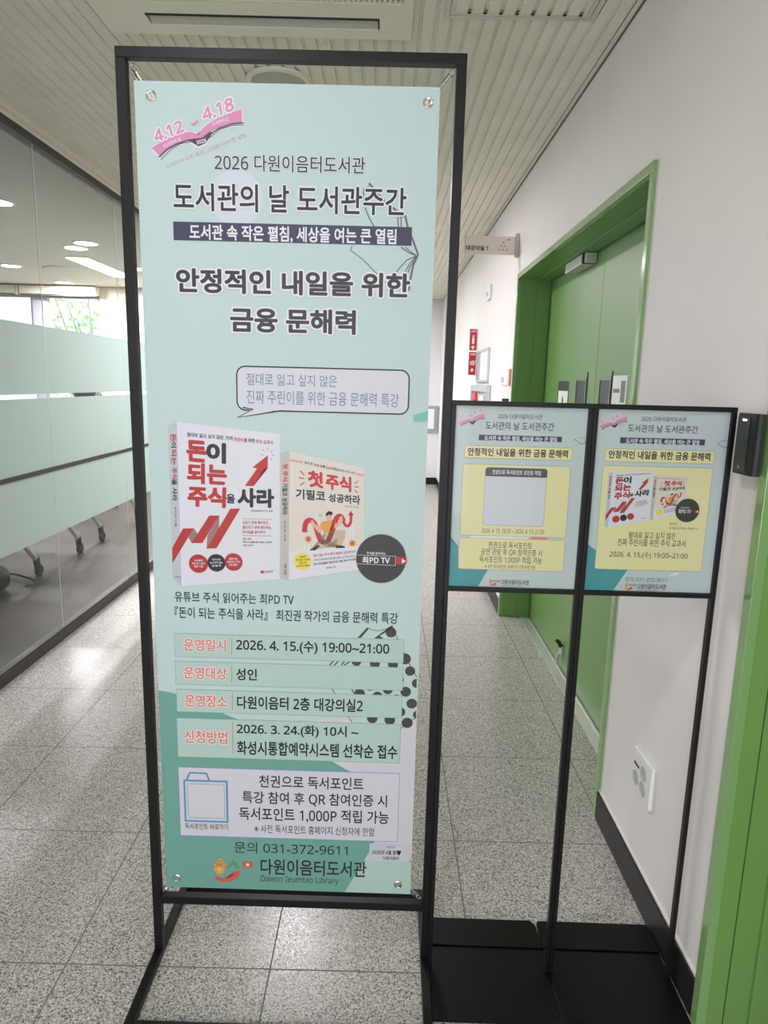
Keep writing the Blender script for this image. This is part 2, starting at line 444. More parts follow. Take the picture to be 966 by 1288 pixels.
def letter_mesh(txt, box, bold, to3d, out=(0, -1, 0)):
    vs, fs = text_fit(txt, bold, box); mb = MB(); o = Vector(out)
    mb.add([Vector(to3d(p[0], p[1])) + o * p[2] for p in vs], fs); return mb

BANNER_PRINT=[
('p','teal_wave',1,'teal',[(0.3,1282.6),(25.4,1285.5),(74.4,1299.9),(144.6,1332.8),(279.2,1389.5),(401.2,1447.3),(452,1477.2),(510.9,1531.9),(526.2,1563.7),(527.4,1612.4),(496,1687.8),(439.3,1799.5),(0.3,1799.5)]),
('p','pale_shape',0,'pale',[(193.8,1369),(435.5,1334.4),(471,1338.6),(599.7,1329),(599.7,1496.8),(599.7,1713.3),(484.8,1679.8),(508,1564.3),(452,1477.2)]),
('p','mint_corner',0,'mintlight',[(599.7,1705.1),(485.4,1709.7),(440,1799.2),(599.7,1799.5)]),
('p','teal_tab',1,'teal2',[(567.6,635.6),(599.7,625.5),(599.7,648),(570.7,650.1)]),
('c','pale_disc',0,'paletint',(197.8,211.3),53.5),
('s','event_emblem',2,'white',3.2,[(30.5,121.5),(53.9,107.6),(90.6,92.8),(110.2,90.3),(121.2,94.7)]),
('s','event_emblem',2,'white',3.2,[(125.3,97.1),(129.7,88.1),(138.2,79),(155.1,68.5),(177.5,59.2),(194.2,52.5),(211.4,46.6),(212.4,69.8),(215.4,72.8)]),
('s','event_emblem',2,'white',3.2,[(29.9,121),(44.9,138.7),(48.1,143.6),(68.7,124.5),(90,113.8),(109.6,110.8),(123.3,118.2),(140.2,111.2),(147.4,101.3),(168.6,86),(193.7,78.6),(215.4,76.4)]),
('p','event_emblem',3,'pink',[(30.5,121.5),(53.9,107.6),(90.6,92.8),(110.2,90.3),(121.2,94.7),(125.3,97.1),(129.7,88.1),(138.2,79),(155.1,68.5),(177.5,59.2),(194.2,52.5),(210.8,47.1),(211.9,69.8),(193.8,72.8),(165.9,81),(149.2,86.9),(132.1,100.1),(120.9,102.4),(101.4,104.6),(81.7,111.4),(61.8,121.6),(45,136.1)]),
('s','event_emblem',4,'plum',2,[(43.8,139),(61.7,123.4),(81.6,113.2),(101.3,106.9),(118.7,103.9)]),
('s','event_emblem',4,'plum',2,[(146.7,94.6),(165.9,83),(191,74.3),(214.6,71.8)]),
('s','event_emblem',4,'plum',1.2,[(48.1,143.1),(68.7,123.5),(90,112.2),(109.6,109.3)]),
('s','event_emblem',4,'plum',1.2,[(146,101.3),(168.6,84.5),(193.8,77.1),(214.6,75.6)]),
('p','event_emblem',4,'plum',[(101.9,105.3),(120.9,102.9),(132.7,100.8),(149.1,88.5),(151.3,92),(145.5,101.3),(139.7,110.2),(123.4,116.7),(116.8,113.2),(109.6,108.7)]),
('t','event_emblem',4,'pink','4.12',(34.5,90.9,89.9,69.9,96.3,89.6,39.8,111.8),0.03,('white',0.085)),
('t','event_emblem',4,'pink','4.18',(131.8,48.8,191.9,26.4,195.9,48.7,136.8,70.2),0.03,('white',0.085)),
('p','event_emblem',4,'pink',[(107.3,75.1),(114.8,74.9),(123.3,67.9),(124,71.7),(117.4,79),(111.9,78.3)]),
('t','event_emblem',5,'white','도서관의 날',(53.6,114.6,88.2,100,90.7,106.8,55.6,121.7),0.02,None),
('t','event_emblem',5,'white','도서관주간',(151.7,72.6,184.1,61.8,186.1,68.9,153.8,79.7),0.02,None),
('t','event_emblem',5,'white','2026',(119.4,107,139.3,102,140.8,108.6,121.2,113.6),0.03,None),
('t','event_emblem',3,'palepink','도서관 속 작은 펼침, 세상을 여는 큰 열림',(54.5,152.8,216.3,88.8,219.5,97.7,57.6,161),0.006,None),
('s','line_drawing',2,'greyline2',1.6,[(485.3,351.2),(456.2,323.6),(429.6,305.6),(432.7,296.2)]),
('s','line_drawing',2,'greyline2',2,[(455.3,221.1),(453.7,197),(454.6,187.9),(464.2,183.7)]),
('s','line_drawing',2,'greyline2',2.4,[(476.6,259.3),(465.4,241.2),(457.5,223.1)]),
('s','line_drawing',2,'greyline2',4.5,[(464.5,177.7),(475,188.5),(497.1,212.1),(523.5,229.7)]),
('s','line_drawing',2,'greyline2',4,[(538.8,236.5),(544.9,259.8),(555.4,282.1),(567.3,310.7),(558.1,331.7),(553.6,359),(550.3,382.2)]),
('s','line_drawing',2,'greyline2',2.2,[(524.2,239.8),(525.4,260.2)]),
('s','line_drawing',2,'greyline2',2,[(530.2,239.7),(531.9,260)]),
('s','line_drawing',2,'greyline2',2,[(519.3,235.9),(530.3,240.7),(538.8,237.5)]),
('s','line_drawing',2,'greyline2',2.4,[(531.9,297),(547.5,307),(563,312.9)]),
('s','line_drawing',2,'greyline2',2,[(540.6,296.8),(554,306.9),(562.9,311.8)]),
('s','line_drawing',2,'greyline2',2,[(563,313.9),(545.8,321.6),(533.1,334.4),(522.5,348.2)]),
('s','line_drawing',2,'greyline2',2,[(563,313.9),(550.4,329.8),(540.1,348.8)]),
('s','line_drawing',2,'greyline2',2,[(564.1,314.9),(552.7,333.9),(546.6,348.7)]),
('s','line_drawing',2,'greyline2',2,[(498.8,364.5),(514.5,376.7),(530,380.6),(536.5,376.2)]),
('t','library_line',4,'ink','2026 다원이음터도서관',(155.7,129.9,456.1,160.6),0.01,('white',0.03)),
('t','headline',4,'ink','도서관의 날 도서관주간',(71.6,186,539.7,236.7),0.02,('white',0.05)),
('r','slogan_bar',3,'navy',(68.7,258.7,553.4,294.3),0,None,0),
('t','slogan_bar',4,'white','도서관 속 작은 펼침, 세상을 여는 큰 열림',(101.9,263.4,521.8,293.1),0.026,None),
('t','lecture_title',4,'ink2','안정적인 내일을 위한',(72.7,349.9,551.2,394.9),0.037,('white',0.064)),
('t','lecture_title',4,'ink2','금융 문해력',(183.1,424.8,441.1,471.2),0.037,('white',0.064)),
('r','speech_bubble',3,'lav',(193.2,542.6,557.4,634),18,'black',2.8),
('p','speech_bubble',4,'lav',[(227.4,628.5),(193.6,649.9),(286.1,631)]),
('s','speech_bubble',5,'black',2.8,[(204.7,628.5),(226,631.9),(194.3,649.9),(284.1,633.7),(306.1,633.8)]),
('p','speech_bubble',5,'lav',[(228,626.5),(229.3,633.1),(280.7,633.8),(282.8,627.1)]),
('t','speech_bubble',6,'greyteal','절대로 잃고 싶지 않은',(213.5,556.5,405.4,581.2),0,None),
('t','speech_bubble',6,'greyteal','진짜 주린이를 위한 금융 문해력 특강',(213.7,591.2,536.8,620),0,None),
('p','red_and_white_book_picture',3,'bookshade',[(43.3,672.2),(63.4,662.4),(61.8,1029.3),(42.9,1013.1)]),
('p','red_and_white_book_picture',3,'bookwhite',[(63.4,662.4),(284,682.5),(282.7,1006.2),(61.8,1029.3)]),
('t','red_and_white_book_picture',5,'ink','절대로 잃고 싶지 않은, 진짜',(84.6,684.6,183.2,690.4,183,699.4,84.4,693.5),0.02,None),
('t','red_and_white_book_picture',5,'red','주린이를',(184.9,692.2,213.4,694,213.3,702.7,184.8,700.9),0.02,None),
('t','red_and_white_book_picture',5,'ink','위한',(216,693.4,230.4,694.6,230.3,703.8,215.9,702.6),0.02,None),
('t','red_and_white_book_picture',5,'red','주식 교과서',(232.4,695.5,268.7,697.1,268.6,705.9,232.3,704.3),0.02,None),
('t','red_and_white_book_picture',5,'red','돈',(84.1,702.5,124.2,704.5,123.2,746.9,83.9,744.3),0.05,None),
('t','red_and_white_book_picture',5,'ink','이',(127.8,706,165.4,707.6,164.6,748.4,126.8,746.8),0.05,None),
('t','red_and_white_book_picture',5,'red','되는',(84.2,751.6,166.5,754.1,165.8,795.9,83,792.9),0.05,None),
('t','red_and_white_book_picture',5,'red','주식',(84.3,801.8,164.3,803.9,162.7,845.7,83,844.2),0.05,None),
('t','red_and_white_book_picture',5,'ink','을',(166.9,816.2,185.2,817,184.9,836.6,166.6,836.1),0.03,None),
('t','red_and_white_book_picture',5,'ink','사라',(193,803.6,269.3,804.7,269.1,842.8,192.4,842.8),0.05,None),
('p','red_and_white_book_picture',5,'red',[(207.4,797.4),(234.4,758.5),(224,756.7),(257.9,729.3),(257.2,757.9),(249.9,757.6),(226.2,797.4)]),
('s','red_and_white_book_picture',5,'line',0.9,[(257,712.9),(257.4,719)]),
('s','red_and_white_book_picture',5,'line',0.9,[(246.6,716.7),(251.2,721.8)]),
('s','red_and_white_book_picture',5,'line',0.9,[(267.2,718.8),(263.1,723)]),
('s','red_and_white_book_picture',5,'line',0.9,[(242.9,728.2),(248.6,728.5)]),
('s','red_and_white_book_picture',5,'line',0.9,[(265.6,729.1),(271.3,729.5)]),
('s','red_and_white_book_picture',5,'line',0.9,[(263.5,735.9),(267.6,739.9)]),
('p','red_and_white_book_picture',5,'red',[(43.9,941.3),(69.2,896.1),(93,894.9),(43.2,976.4)]),
('p','red_and_white_book_picture',6,'redshade',[(80.8,915.8),(93,894.9),(102.7,908.7),(87.3,928.6)]),
('p','red_and_white_book_picture',7,'red',[(87.3,928.6),(128,865.4),(150.1,864.8),(111.2,927.9)]),
('p','red_and_white_book_picture',6,'redshade',[(150.1,864.8),(149,893.1),(120.4,940.2),(122.7,911.3)]),
('p','red_and_white_book_picture',7,'red',[(120.4,940.2),(174.8,848.9),(196.6,847.8),(142.2,938.8)]),
('t','red_and_white_book_picture',5,'ink','최진권(최PD TV) 지음',(220.2,850.1,267.3,849.9,267.3,854.1,220.1,854.9),0.02,None),
('s','red_and_white_book_picture',5,'line',0.7,[(201.5,870.9),(265.1,869.7)]),
('s','red_and_white_book_picture',5,'line',0.7,[(201,908.6),(264.9,907.4)]),
('t','red_and_white_book_picture',5,'red','오르기 전에 매수하고,',(201.4,875.5,258.8,873.9,258.7,881.9,201.3,883.5),0.02,None),
('t','red_and_white_book_picture',5,'red','떨어지기 전에 매도하는,',(201.3,886.2,265,885,265,892.5,201.2,893.8),0.02,None),
('t','red_and_white_book_picture',5,'red','타이밍을 잡아주마',(201.1,897,251.2,896.4,251.2,902.9,201,904.3),0.02,None),
('t','red_and_white_book_picture',5,'red','실전 응용',(201.4,913.5,219.9,913.2,219.9,917.8,201.4,918.4),0.02,None),
('t','red_and_white_book_picture',5,'ink','차트,수급을 읽어내는 노하우',(201.3,921.1,264.8,919.8,264.8,924.2,201.3,925.4),0.02,None),
('t','red_and_white_book_picture',5,'ink','완전 공개',(201.2,928.7,222.9,928.1,222.9,931.9,201.2,932.5),0.02,None),
('c','red_and_white_book_picture',5,'red',(101.4,975.5),21.4),
('t','red_and_white_book_picture',6,'white','고수들의',(92.1,965.9,111.3,965.1,111.2,970,91.9,970.9),0.02,None),
('t','red_and_white_book_picture',6,'white','차트 보는 그날의',(87.1,972.9,115.9,971.8,115.8,976.8,86.9,977.9),0.02,None),
('t','red_and_white_book_picture',6,'white','매매 기법',(91.7,979.7,110.9,978.8,110.8,983.8,91.6,984.6),0.02,None),
('c','red_and_white_book_picture',5,'ink',(141.5,972.5),20.2),
('t','red_and_white_book_picture',6,'white','차트 분석,',(132.1,962.9,151.3,962,151.2,967,132,967.8),0.02,None),
('t','red_and_white_book_picture',6,'white','뉴스까지 읽는',(127.1,969.9,155.9,968.8,155.8,973.7,127,974.8),0.02,None),
('t','red_and_white_book_picture',6,'white','눈높이',(131.8,976.6,151,975.8,150.9,980.7,131.7,981.6),0.02,None),
('c','red_and_white_book_picture',5,'red',(179.6,969.5),20.2),
('t','red_and_white_book_picture',6,'white','돌파 또는',(170.2,959.9,189.4,959,189.3,964,170.1,964.8),0.02,None),
('t','red_and_white_book_picture',6,'white','초보자가 아닌',(165.3,966.9,194,965.8,194,970.7,165.2,971.8),0.02,None),
('t','red_and_white_book_picture',6,'white','프로 만들기',(169.9,973.6,189.1,972.8,189.1,977.7,169.9,978.5),0.02,None),
('r','red_and_white_book_picture',5,'red',(239.9,987.5,246.8,994),0,None,0),
('t','red_and_white_book_picture',5,'line','경제서적',(248.4,987.6,267.1,985.7,267,991.5,248.3,993.4),0.01,None),
('t','red_and_white_book_picture',5,'red','돈',(60.1,688.4,60.2,705.1,49,705.4,48.9,688.7),0.03,None),
('t','red_and_white_book_picture',5,'ink','이',(60.1,706.3,60.4,717.5,49.2,717.8,48.9,706.6),0.03,None),
('t','red_and_white_book_picture',5,'red','되는',(60.2,721.9,59.8,755,48.5,755.3,49,722.1),0.03,None),
('t','red_and_white_book_picture',5,'red','주식',(60.2,761.3,60,786.5,48.7,786.8,48.9,761.6),0.03,None),
('t','red_and_white_book_picture',5,'ink','을',(59.3,787.8,59,799.2,48.3,799.5,48.6,788.1),0.03,None),
('t','red_and_white_book_picture',5,'ink','사라',(59.4,805.6,58.5,834.4,47.7,834.6,48.7,805.9),0.03,None),
('t','red_and_white_book_picture',5,'line','최진권 지음',(56.1,847.3,55.3,892.6,51.5,892.7,52.3,847.4),0.01,None),
('t','red_and_white_book_picture',5,'line','경제서적',(47.1,1003.6,61.2,1007.2,61.1,1011.2,47,1007.6),0.01,None),
('p','cream_book_picture',3,'creamshade',[(285.7,724.6),(305.6,718.5),(302.1,1008.3),(284.7,1003.4)]),
('p','cream_book_picture',3,'cream',[(305.6,718.5),(467.8,751),(469.1,978.2),(302.1,1008.3)]),
('p','cream_book_picture',4,'bookwhite',[(303.6,942.1),(462.2,925.2),(468.8,937.5),(467.9,977.1),(463.2,978.9),(303.6,1007.2)]),
('t','cream_book_picture',5,'ink','주식 첫',(336.8,739.9,354.6,742.2,354.6,748.4,336.8,746.2),0.02,None),
('t','cream_book_picture',5,'red2','경험',(357.7,744.3,368,745.8,368,751.6,357.8,750.1),0.02,None),
('t','cream_book_picture',5,'ink','승률',(371.1,746.6,381.8,748.1,381.9,753.5,371.2,752),0.02,None),
('t','cream_book_picture',5,'red2','성공 확률',(383.6,749.9,405.5,752.4,405.6,758.3,383.7,755.7),0.02,None),
('t','cream_book_picture',5,'ink','을 높이는 주식 노트',(406.4,753.3,445.7,759.9,445.8,765.7,406.5,759.1),0.01,None),
('s','cream_book_picture',5,'palepink2',5,[(305.6,738.5),(333,742.7)]),
('s','cream_book_picture',5,'palepink2',5,[(448.5,764.7),(465.9,767)]),
('t','cream_book_picture',5,'red2','첫',(345.8,760.3,376.6,764.9,376.9,797.4,345.9,793.7),0.045,None),
('t','cream_book_picture',5,'red2','주식',(384.4,766.7,437.4,773.1,437.9,803.7,384.7,798.3),0.045,None),
('s','cream_book_picture',5,'red2',2.2,[(327.5,760.8),(336.9,770.2)]),
('s','cream_book_picture',5,'red2',2.2,[(324.2,776.2),(336.5,777.7)]),
('s','cream_book_picture',5,'red2',2.2,[(327.5,793),(336.9,786)]),
('s','cream_book_picture',5,'red2',2,[(452.8,779.9),(446.6,786)]),
('s','cream_book_picture',5,'red2',2,[(446.7,792.8),(455.2,793.4)]),
('s','cream_book_picture',5,'red2',2,[(446.8,800),(453.2,806.2)]),
('t','cream_book_picture',5,'ink','기필코',(319,800.8,381.9,804.5,382.1,826.8,319,821.7),0.03,None),
('t','cream_book_picture',5,'ink','성공하라',(390,809.5,458.3,812.2,458.6,832,390.2,826.6),0.03,None),
('t','cream_book_picture',5,'line','최진권 지음',(425.4,834.8,456,836.2,456.1,839,425.4,838),0,None),
('s','cream_book_picture',5,'barwhite',2.6,[(337.2,938.6),(337.2,924.8)]),
('s','cream_book_picture',5,'barwhite',2.6,[(347.4,938.3),(347.4,924.5)]),
('s','cream_book_picture',5,'barwhite',2.6,[(357,938),(356.9,924.2)]),
('s','cream_book_picture',5,'barwhite',2.6,[(430.4,935.9),(429.5,873.3)]),
('s','cream_book_picture',5,'barwhite',2.6,[(438.4,935.7),(437.4,873.1)]),
('s','cream_book_picture',5,'barwhite',2.6,[(445.8,935.5),(444.7,872.9)]),
('p','cream_book_picture',6,'trouser',[(382.2,897.4),(410.7,890.1),(428.8,889.6),(426.8,905.9),(417.6,926.4),(408,928.7),(411,908),(380.9,930.1),(363.4,935.5),(352.2,935.8),(380.8,912.1)]),
('p','cream_book_picture',6,'black',[(348.1,937.6),(366.5,924.6),(372.3,927.7),(361.8,937.2)]),
('p','cream_book_picture',6,'black',[(406.4,931),(407.3,923.4),(420.7,925),(427.8,928.1),(427.2,930.1)]),
('p','cream_book_picture',6,'orange',[(377.2,871.6),(401,868.3),(405.7,870.8),(398.1,893.7),(380.6,897.4),(371.9,878.8)]),
('p','cream_book_picture',7,'skin',[(349.7,872.3),(356,868.3),(361.4,878.5),(374.2,883),(375.8,891),(369.5,898.4),(356.7,883.5)]),
('p','cream_book_picture',7,'skin',[(413.5,860.9),(420.5,858.1),(422.5,868.7),(412.2,881.9),(402.8,887),(404.2,877.3),(415.2,870.5)]),
('s','cream_book_picture',6,'red2',11.5,[(337.7,897.3),(338.3,885.6),(341.5,874.2),(348.7,869.8),(356,872.8),(361.5,881.7),(366.3,896.2),(372.2,912.3),(380.8,918.9),(389.4,915.1),(395.6,900.3),(401.1,883.8),(406.6,865.9),(412.9,859.3),(418.6,861.4),(422.5,870.3)]),
('s','cream_book_picture',6,'red2',6,[(421.2,867.1),(424.8,875.1),(429.6,880.5),(435.3,879.7),(439,871.5),(439.7,855.3)]),
('p','cream_book_picture',6,'red2',[(438.6,846),(445.7,856.1),(433.1,856.5)]),
('p','cream_book_picture',7,'skin',[(385,858.4),(392.9,855),(397.1,859.7),(396.2,867.8),(389.9,871.8),(385.8,866.5)]),
('p','cream_book_picture',8,'black',[(383.8,859.1),(384.4,853.3),(390.6,848),(397.6,849.7),(399.5,853.5),(396.1,857.5),(391.3,855.7),(387,859)]),
('c','cream_book_picture',6,'coin',(346,912.4),7.1),
('c','cream_book_picture',6,'coin',(443.3,919.2),7),
('c','cream_book_picture',5,'line',(372.4,858.1),2.8),
('c','cream_book_picture',6,'cream',(372.4,858.1),1.9),
('t','cream_book_picture',7,'brown','$',(343.8,908.9,348.3,908.7,348.3,916.6,343.8,916.7),0.02,None),
('t','cream_book_picture',7,'brown','$',(441,915.6,445.4,915.5,445.6,923.3,441.1,923.5),0.02,None),
('c','cream_book_picture',6,'yellow',(333.1,963.4),19.9),
('t','cream_book_picture',7,'ink','20대가',(325.7,951.4,342.4,949.3,342.4,954.2,325.7,956.3),0.02,None),
('t','cream_book_picture',7,'ink','주식으로 돈 벌기',(318,958.5,350.1,956,350.1,960.9,318,963.5),0.02,None),
('t','cream_book_picture',7,'ink','성공 주식',(326.1,965.3,342.1,963.2,342.1,968.1,326.1,970.2),0.02,None),
('t','cream_book_picture',7,'ink','10가지 법칙',(319.6,972.4,348.5,969.9,348.5,974.9,319.7,977.4),0.02,None),
('t','cream_book_picture',6,'red2','믿어 있는 주식 투자 방법이 궁금하다면',(357.7,946.5,450.2,934.7,450.3,940.6,357.7,953.1),0.02,None),
('t','cream_book_picture',6,'ink','시작 전 공부하며 개념 쌓는,급여 노트 투자 가이드',(357.8,957.8,450.4,945.2,450.5,950.5,357.8,963),0.01,None),
('t','cream_book_picture',6,'ink','주식 초보들을 위한으로 처음 읽어 주식책',(357.8,967,450.5,953.1,450.6,958.4,357.8,972.3),0.02,None),
('t','cream_book_picture',6,'line','경제서적',(386.1,974.8,406.9,972.2,407,976.2,386.1,979.5),0.01,None),
('t','cream_book_picture',5,'red2','첫 주식',(300.6,746.7,300.5,784.5,289.9,784.8,290,747),0.03,None),
('t','cream_book_picture',5,'ink','기필코 성공하라',(300.5,789.5,299.8,858.6,288.4,858.9,289.2,789.9),0.03,None),
('t','cream_book_picture',5,'line','최진권 지음',(296.6,872.9,296.5,918.4,292.6,918.5,292.8,873),0.01,None),
('t','cream_book_picture',5,'line','경제',(297.6,967.8,297.6,994.4,292.4,994.5,292.5,967.9),0.01,None),
('c','channel_badge',7,'charcoal',(507.6,952.6),55.6),
('s','channel_badge',8,'white',0.8,[(451.4,945.2),(540.2,946),(539.8,967.1),(453.3,965)]),
('t','channel_badge',8,'white','주식을 읽어주는',(475.2,937.3,517.3,937.7,517.4,943.3,475.3,943.2),0.02,None),
('t','channel_badge',8,'white','최PD TV',(466.4,948.7,526.5,947.7,526.9,963.5,466.7,963.9),0.03,None),
('p','channel_badge',8,'red2',[(542.4,947.2),(563.5,947.3),(564.6,951.9),(564.8,958.5),(562.8,964.5),(542.9,964.4)]),
('p','channel_badge',9,'white',[(553.4,950.9),(563.2,956.5),(553.7,962.1)]),
('t','lecturer_text',4,'ink','유튜브 주식 읽어주는 최PD TV',(45.5,1041.4,313.7,1065.8),0.01,None),
('t','lecturer_text',4,'ink','『돈이 되는 주식을 사라』 최진권 작가의 금융 문해력 특강',(44.3,1077.2,548.7,1103.9),0.01,None),
('p','polka_dot_drawing',1,'mintlight2',[(459.5,1137.5),(482.5,1114.8),(504.9,1121),(535.8,1107.7),(552.6,1145.8),(580.6,1203.5),(597.4,1231.2),(598.2,1331.3),(564.2,1360),(451.2,1350.5),(396.6,1265.8),(397.3,1206.3)]),
('s','polka_dot_drawing',2,'line',1.2,[(482.6,1115.3),(491.8,1120),(504.9,1121),(519.2,1117.8),(535.9,1109.1)]),
('p','polka_dot_drawing',2,'line',[(458.2,1139.8),(479.9,1114.3),(484.4,1116.4),(466.6,1139.5)]),
('p','polka_dot_drawing',2,'line',[(496.1,1139.8),(523.1,1117.7),(535.8,1107.7),(538.5,1110.9),(525.8,1121.8),(509.1,1133.3),(518.4,1139.9)]),
('s','polka_dot_drawing',2,'line',1.6,[(537.2,1110.4),(549.8,1140.4),(565.2,1173.2),(580.6,1203.5),(596.9,1231.2)]),
('s','polka_dot_drawing',2,'line',1.6,[(562.9,1360.1),(579.8,1343.5),(596.9,1332.8)]),
('p','polka_dot_drawing',2,'line',[(546.3,1124.3),(545.7,1128),(544,1131.4),(541.3,1134.1),(537.9,1135.8),(534.2,1136.4),(530.5,1135.8),(527.1,1134.1),(524.4,1131.4),(522.7,1128),(522.1,1124.3),(522.7,1120.6),(524.4,1117.2),(527.1,1114.5),(530.5,1112.8),(534.2,1112.2),(537.9,1112.8),(541.3,1114.5),(544,1117.2),(545.7,1120.6)]),
('p','polka_dot_drawing',2,'line',[(468.4,1196.6),(467.9,1200),(466.3,1203.1),(463.8,1205.6),(460.7,1207.2),(457.3,1207.7),(453.9,1207.2),(450.8,1205.6),(448.3,1203.1),(446.7,1200),(446.2,1196.6),(446.7,1193.2),(448.3,1190.1),(450.8,1187.6),(453.9,1186),(457.3,1185.5),(460.7,1186),(463.8,1187.6),(466.3,1190.1),(467.9,1193.2)]),
('p','polka_dot_drawing',2,'line',[(510.9,1200.4),(510.3,1204),(508.7,1207.2),(506.1,1209.8),(502.9,1211.4),(499.3,1212),(495.7,1211.4),(492.5,1209.8),(489.9,1207.2),(488.3,1204),(487.7,1200.4),(488.3,1196.8),(489.9,1193.6),(492.5,1191),(495.7,1189.4),(499.3,1188.8),(502.9,1189.4),(506.1,1191),(508.7,1193.6),(510.3,1196.8)]),
('p','polka_dot_drawing',2,'line',[(552.6,1201.9),(552,1205.5),(550.4,1208.7),(547.8,1211.3),(544.6,1212.9),(541,1213.5),(537.4,1212.9),(534.2,1211.3),(531.6,1208.7),(530,1205.5),(529.4,1201.9),(530,1198.3),(531.6,1195.1),(534.2,1192.5),(537.4,1190.9),(541,1190.3),(544.6,1190.9),(547.8,1192.5),(550.4,1195.1),(552,1198.3)]),
('p','polka_dot_drawing',2,'line',[(581.6,1187.1),(580.9,1191.2),(579.1,1194.9),(576.1,1197.9),(572.4,1199.7),(568.3,1200.4),(564.2,1199.7),(560.5,1197.9),(557.5,1194.9),(555.7,1191.2),(555,1187.1),(555.7,1183),(557.5,1179.3),(560.5,1176.3),(564.2,1174.5),(568.3,1173.8),(572.4,1174.5),(576.1,1176.3),(579.1,1179.3),(580.9,1183)]),
('p','polka_dot_drawing',2,'line',[(592.1,1216.2),(591.5,1219.8),(589.9,1223),(587.3,1225.6),(584.1,1227.2),(580.5,1227.8),(576.9,1227.2),(573.7,1225.6),(571.1,1223),(569.5,1219.8),(568.9,1216.2),(569.5,1212.6),(571.1,1209.4),(573.7,1206.8),(576.9,1205.2),(580.5,1204.6),(584.1,1205.2),(587.3,1206.8),(589.9,1209.4),(591.5,1212.6)]),
('p','polka_dot_drawing',2,'line',[(596.6,1257.1),(593.2,1256.6),(590.1,1255),(587.6,1252.5),(586,1249.4),(585.5,1246),(586,1242.6),(587.6,1239.5),(590.1,1237),(593.2,1235.4),(596.6,1234.9)]),
('p','polka_dot_drawing',2,'line',[(566.9,1238.2),(566.3,1241.8),(564.7,1245),(562.1,1247.6),(558.9,1249.2),(555.3,1249.8),(551.7,1249.2),(548.5,1247.6),(545.9,1245),(544.3,1241.8),(543.7,1238.2),(544.3,1234.6),(545.9,1231.4),(548.5,1228.8),(551.7,1227.2),(555.3,1226.6),(558.9,1227.2),(562.1,1228.8),(564.7,1231.4),(566.3,1234.6)]),
('p','polka_dot_drawing',2,'line',[(584.4,1267.5),(583.8,1271.3),(582.1,1274.7),(579.3,1277.5),(575.9,1279.2),(572.1,1279.8),(568.3,1279.2),(564.9,1277.5),(562.1,1274.7),(560.4,1271.3),(559.8,1267.5),(560.4,1263.7),(562.1,1260.3),(564.9,1257.5),(568.3,1255.8),(572.1,1255.2),(575.9,1255.8),(579.3,1257.5),(582.1,1260.3),(583.8,1263.7)]),
('p','polka_dot_drawing',2,'line',[(599.2,1296.5),(598.6,1300.3),(596.9,1303.7),(594.1,1306.5),(590.7,1308.2),(586.9,1308.8),(583.1,1308.2),(579.7,1306.5),(576.9,1303.7),(575.2,1300.3),(574.6,1296.5),(575.2,1292.7),(576.9,1289.3),(579.7,1286.5),(583.1,1284.8),(586.9,1284.2),(590.7,1284.8),(594.1,1286.5),(596.9,1289.3),(598.6,1292.7)]),
('p','polka_dot_drawing',2,'line',[(572.6,1318.1),(572,1321.9),(570.3,1325.3),(567.5,1328.1),(564.1,1329.8),(560.3,1330.4),(556.5,1329.8),(553.1,1328.1),(550.3,1325.3),(548.6,1321.9),(548,1318.1),(548.6,1314.3),(550.3,1310.9),(553.1,1308.1),(556.5,1306.4),(560.3,1305.8),(564.1,1306.4),(567.5,1308.1),(570.3,1310.9),(572,1314.3)]),
('p','polka_dot_drawing',2,'line',[(597.8,1334.1),(594.9,1332.6),(592.5,1330.2),(591,1327.3),(590.5,1324),(591,1320.7),(592.5,1317.8),(594.9,1315.4),(597.8,1313.9)]),
('p','polka_dot_drawing',2,'line',[(590.7,1345),(590.1,1349),(588.2,1352.6),(585.3,1355.5),(581.7,1357.4),(577.7,1358),(573.7,1357.4),(570.1,1355.5),(567.2,1352.6),(565.3,1349),(564.7,1345),(565.3,1341),(567.2,1337.4),(570.1,1334.5),(573.7,1332.6),(577.7,1332),(581.7,1332.6),(585.3,1334.5),(588.2,1337.4),(590.1,1341)]),
('p','polka_dot_drawing',2,'line',[(478.2,1275.1),(477.6,1278.9),(475.9,1282.3),(473.1,1285.1),(469.7,1286.8),(465.9,1287.4),(462.1,1286.8),(458.7,1285.1),(455.9,1282.3),(454.2,1278.9),(453.6,1275.1),(454.2,1271.3),(455.9,1267.9),(458.7,1265.1),(462.1,1263.4),(465.9,1262.8),(469.7,1263.4),(473.1,1265.1),(475.9,1267.9),(477.6,1271.3)]),
('p','polka_dot_drawing',2,'line',[(501.1,1255.8),(500.5,1259.4),(498.9,1262.7),(496.3,1265.3),(493,1266.9),(489.4,1267.5),(485.8,1266.9),(482.5,1265.3),(479.9,1262.7),(478.3,1259.4),(477.7,1255.8),(478.3,1252.2),(479.9,1248.9),(482.5,1246.3),(485.8,1244.7),(489.4,1244.1),(493,1244.7),(496.3,1246.3),(498.9,1248.9),(500.5,1252.2)]),
('p','polka_dot_drawing',2,'line',[(519,1280.9),(518.4,1284.5),(516.8,1287.8),(514.2,1290.4),(510.9,1292),(507.3,1292.6),(503.7,1292),(500.4,1290.4),(497.8,1287.8),(496.2,1284.5),(495.6,1280.9),(496.2,1277.3),(497.8,1274),(500.4,1271.4),(503.7,1269.8),(507.3,1269.2),(510.9,1269.8),(514.2,1271.4),(516.8,1274),(518.4,1277.3)]),
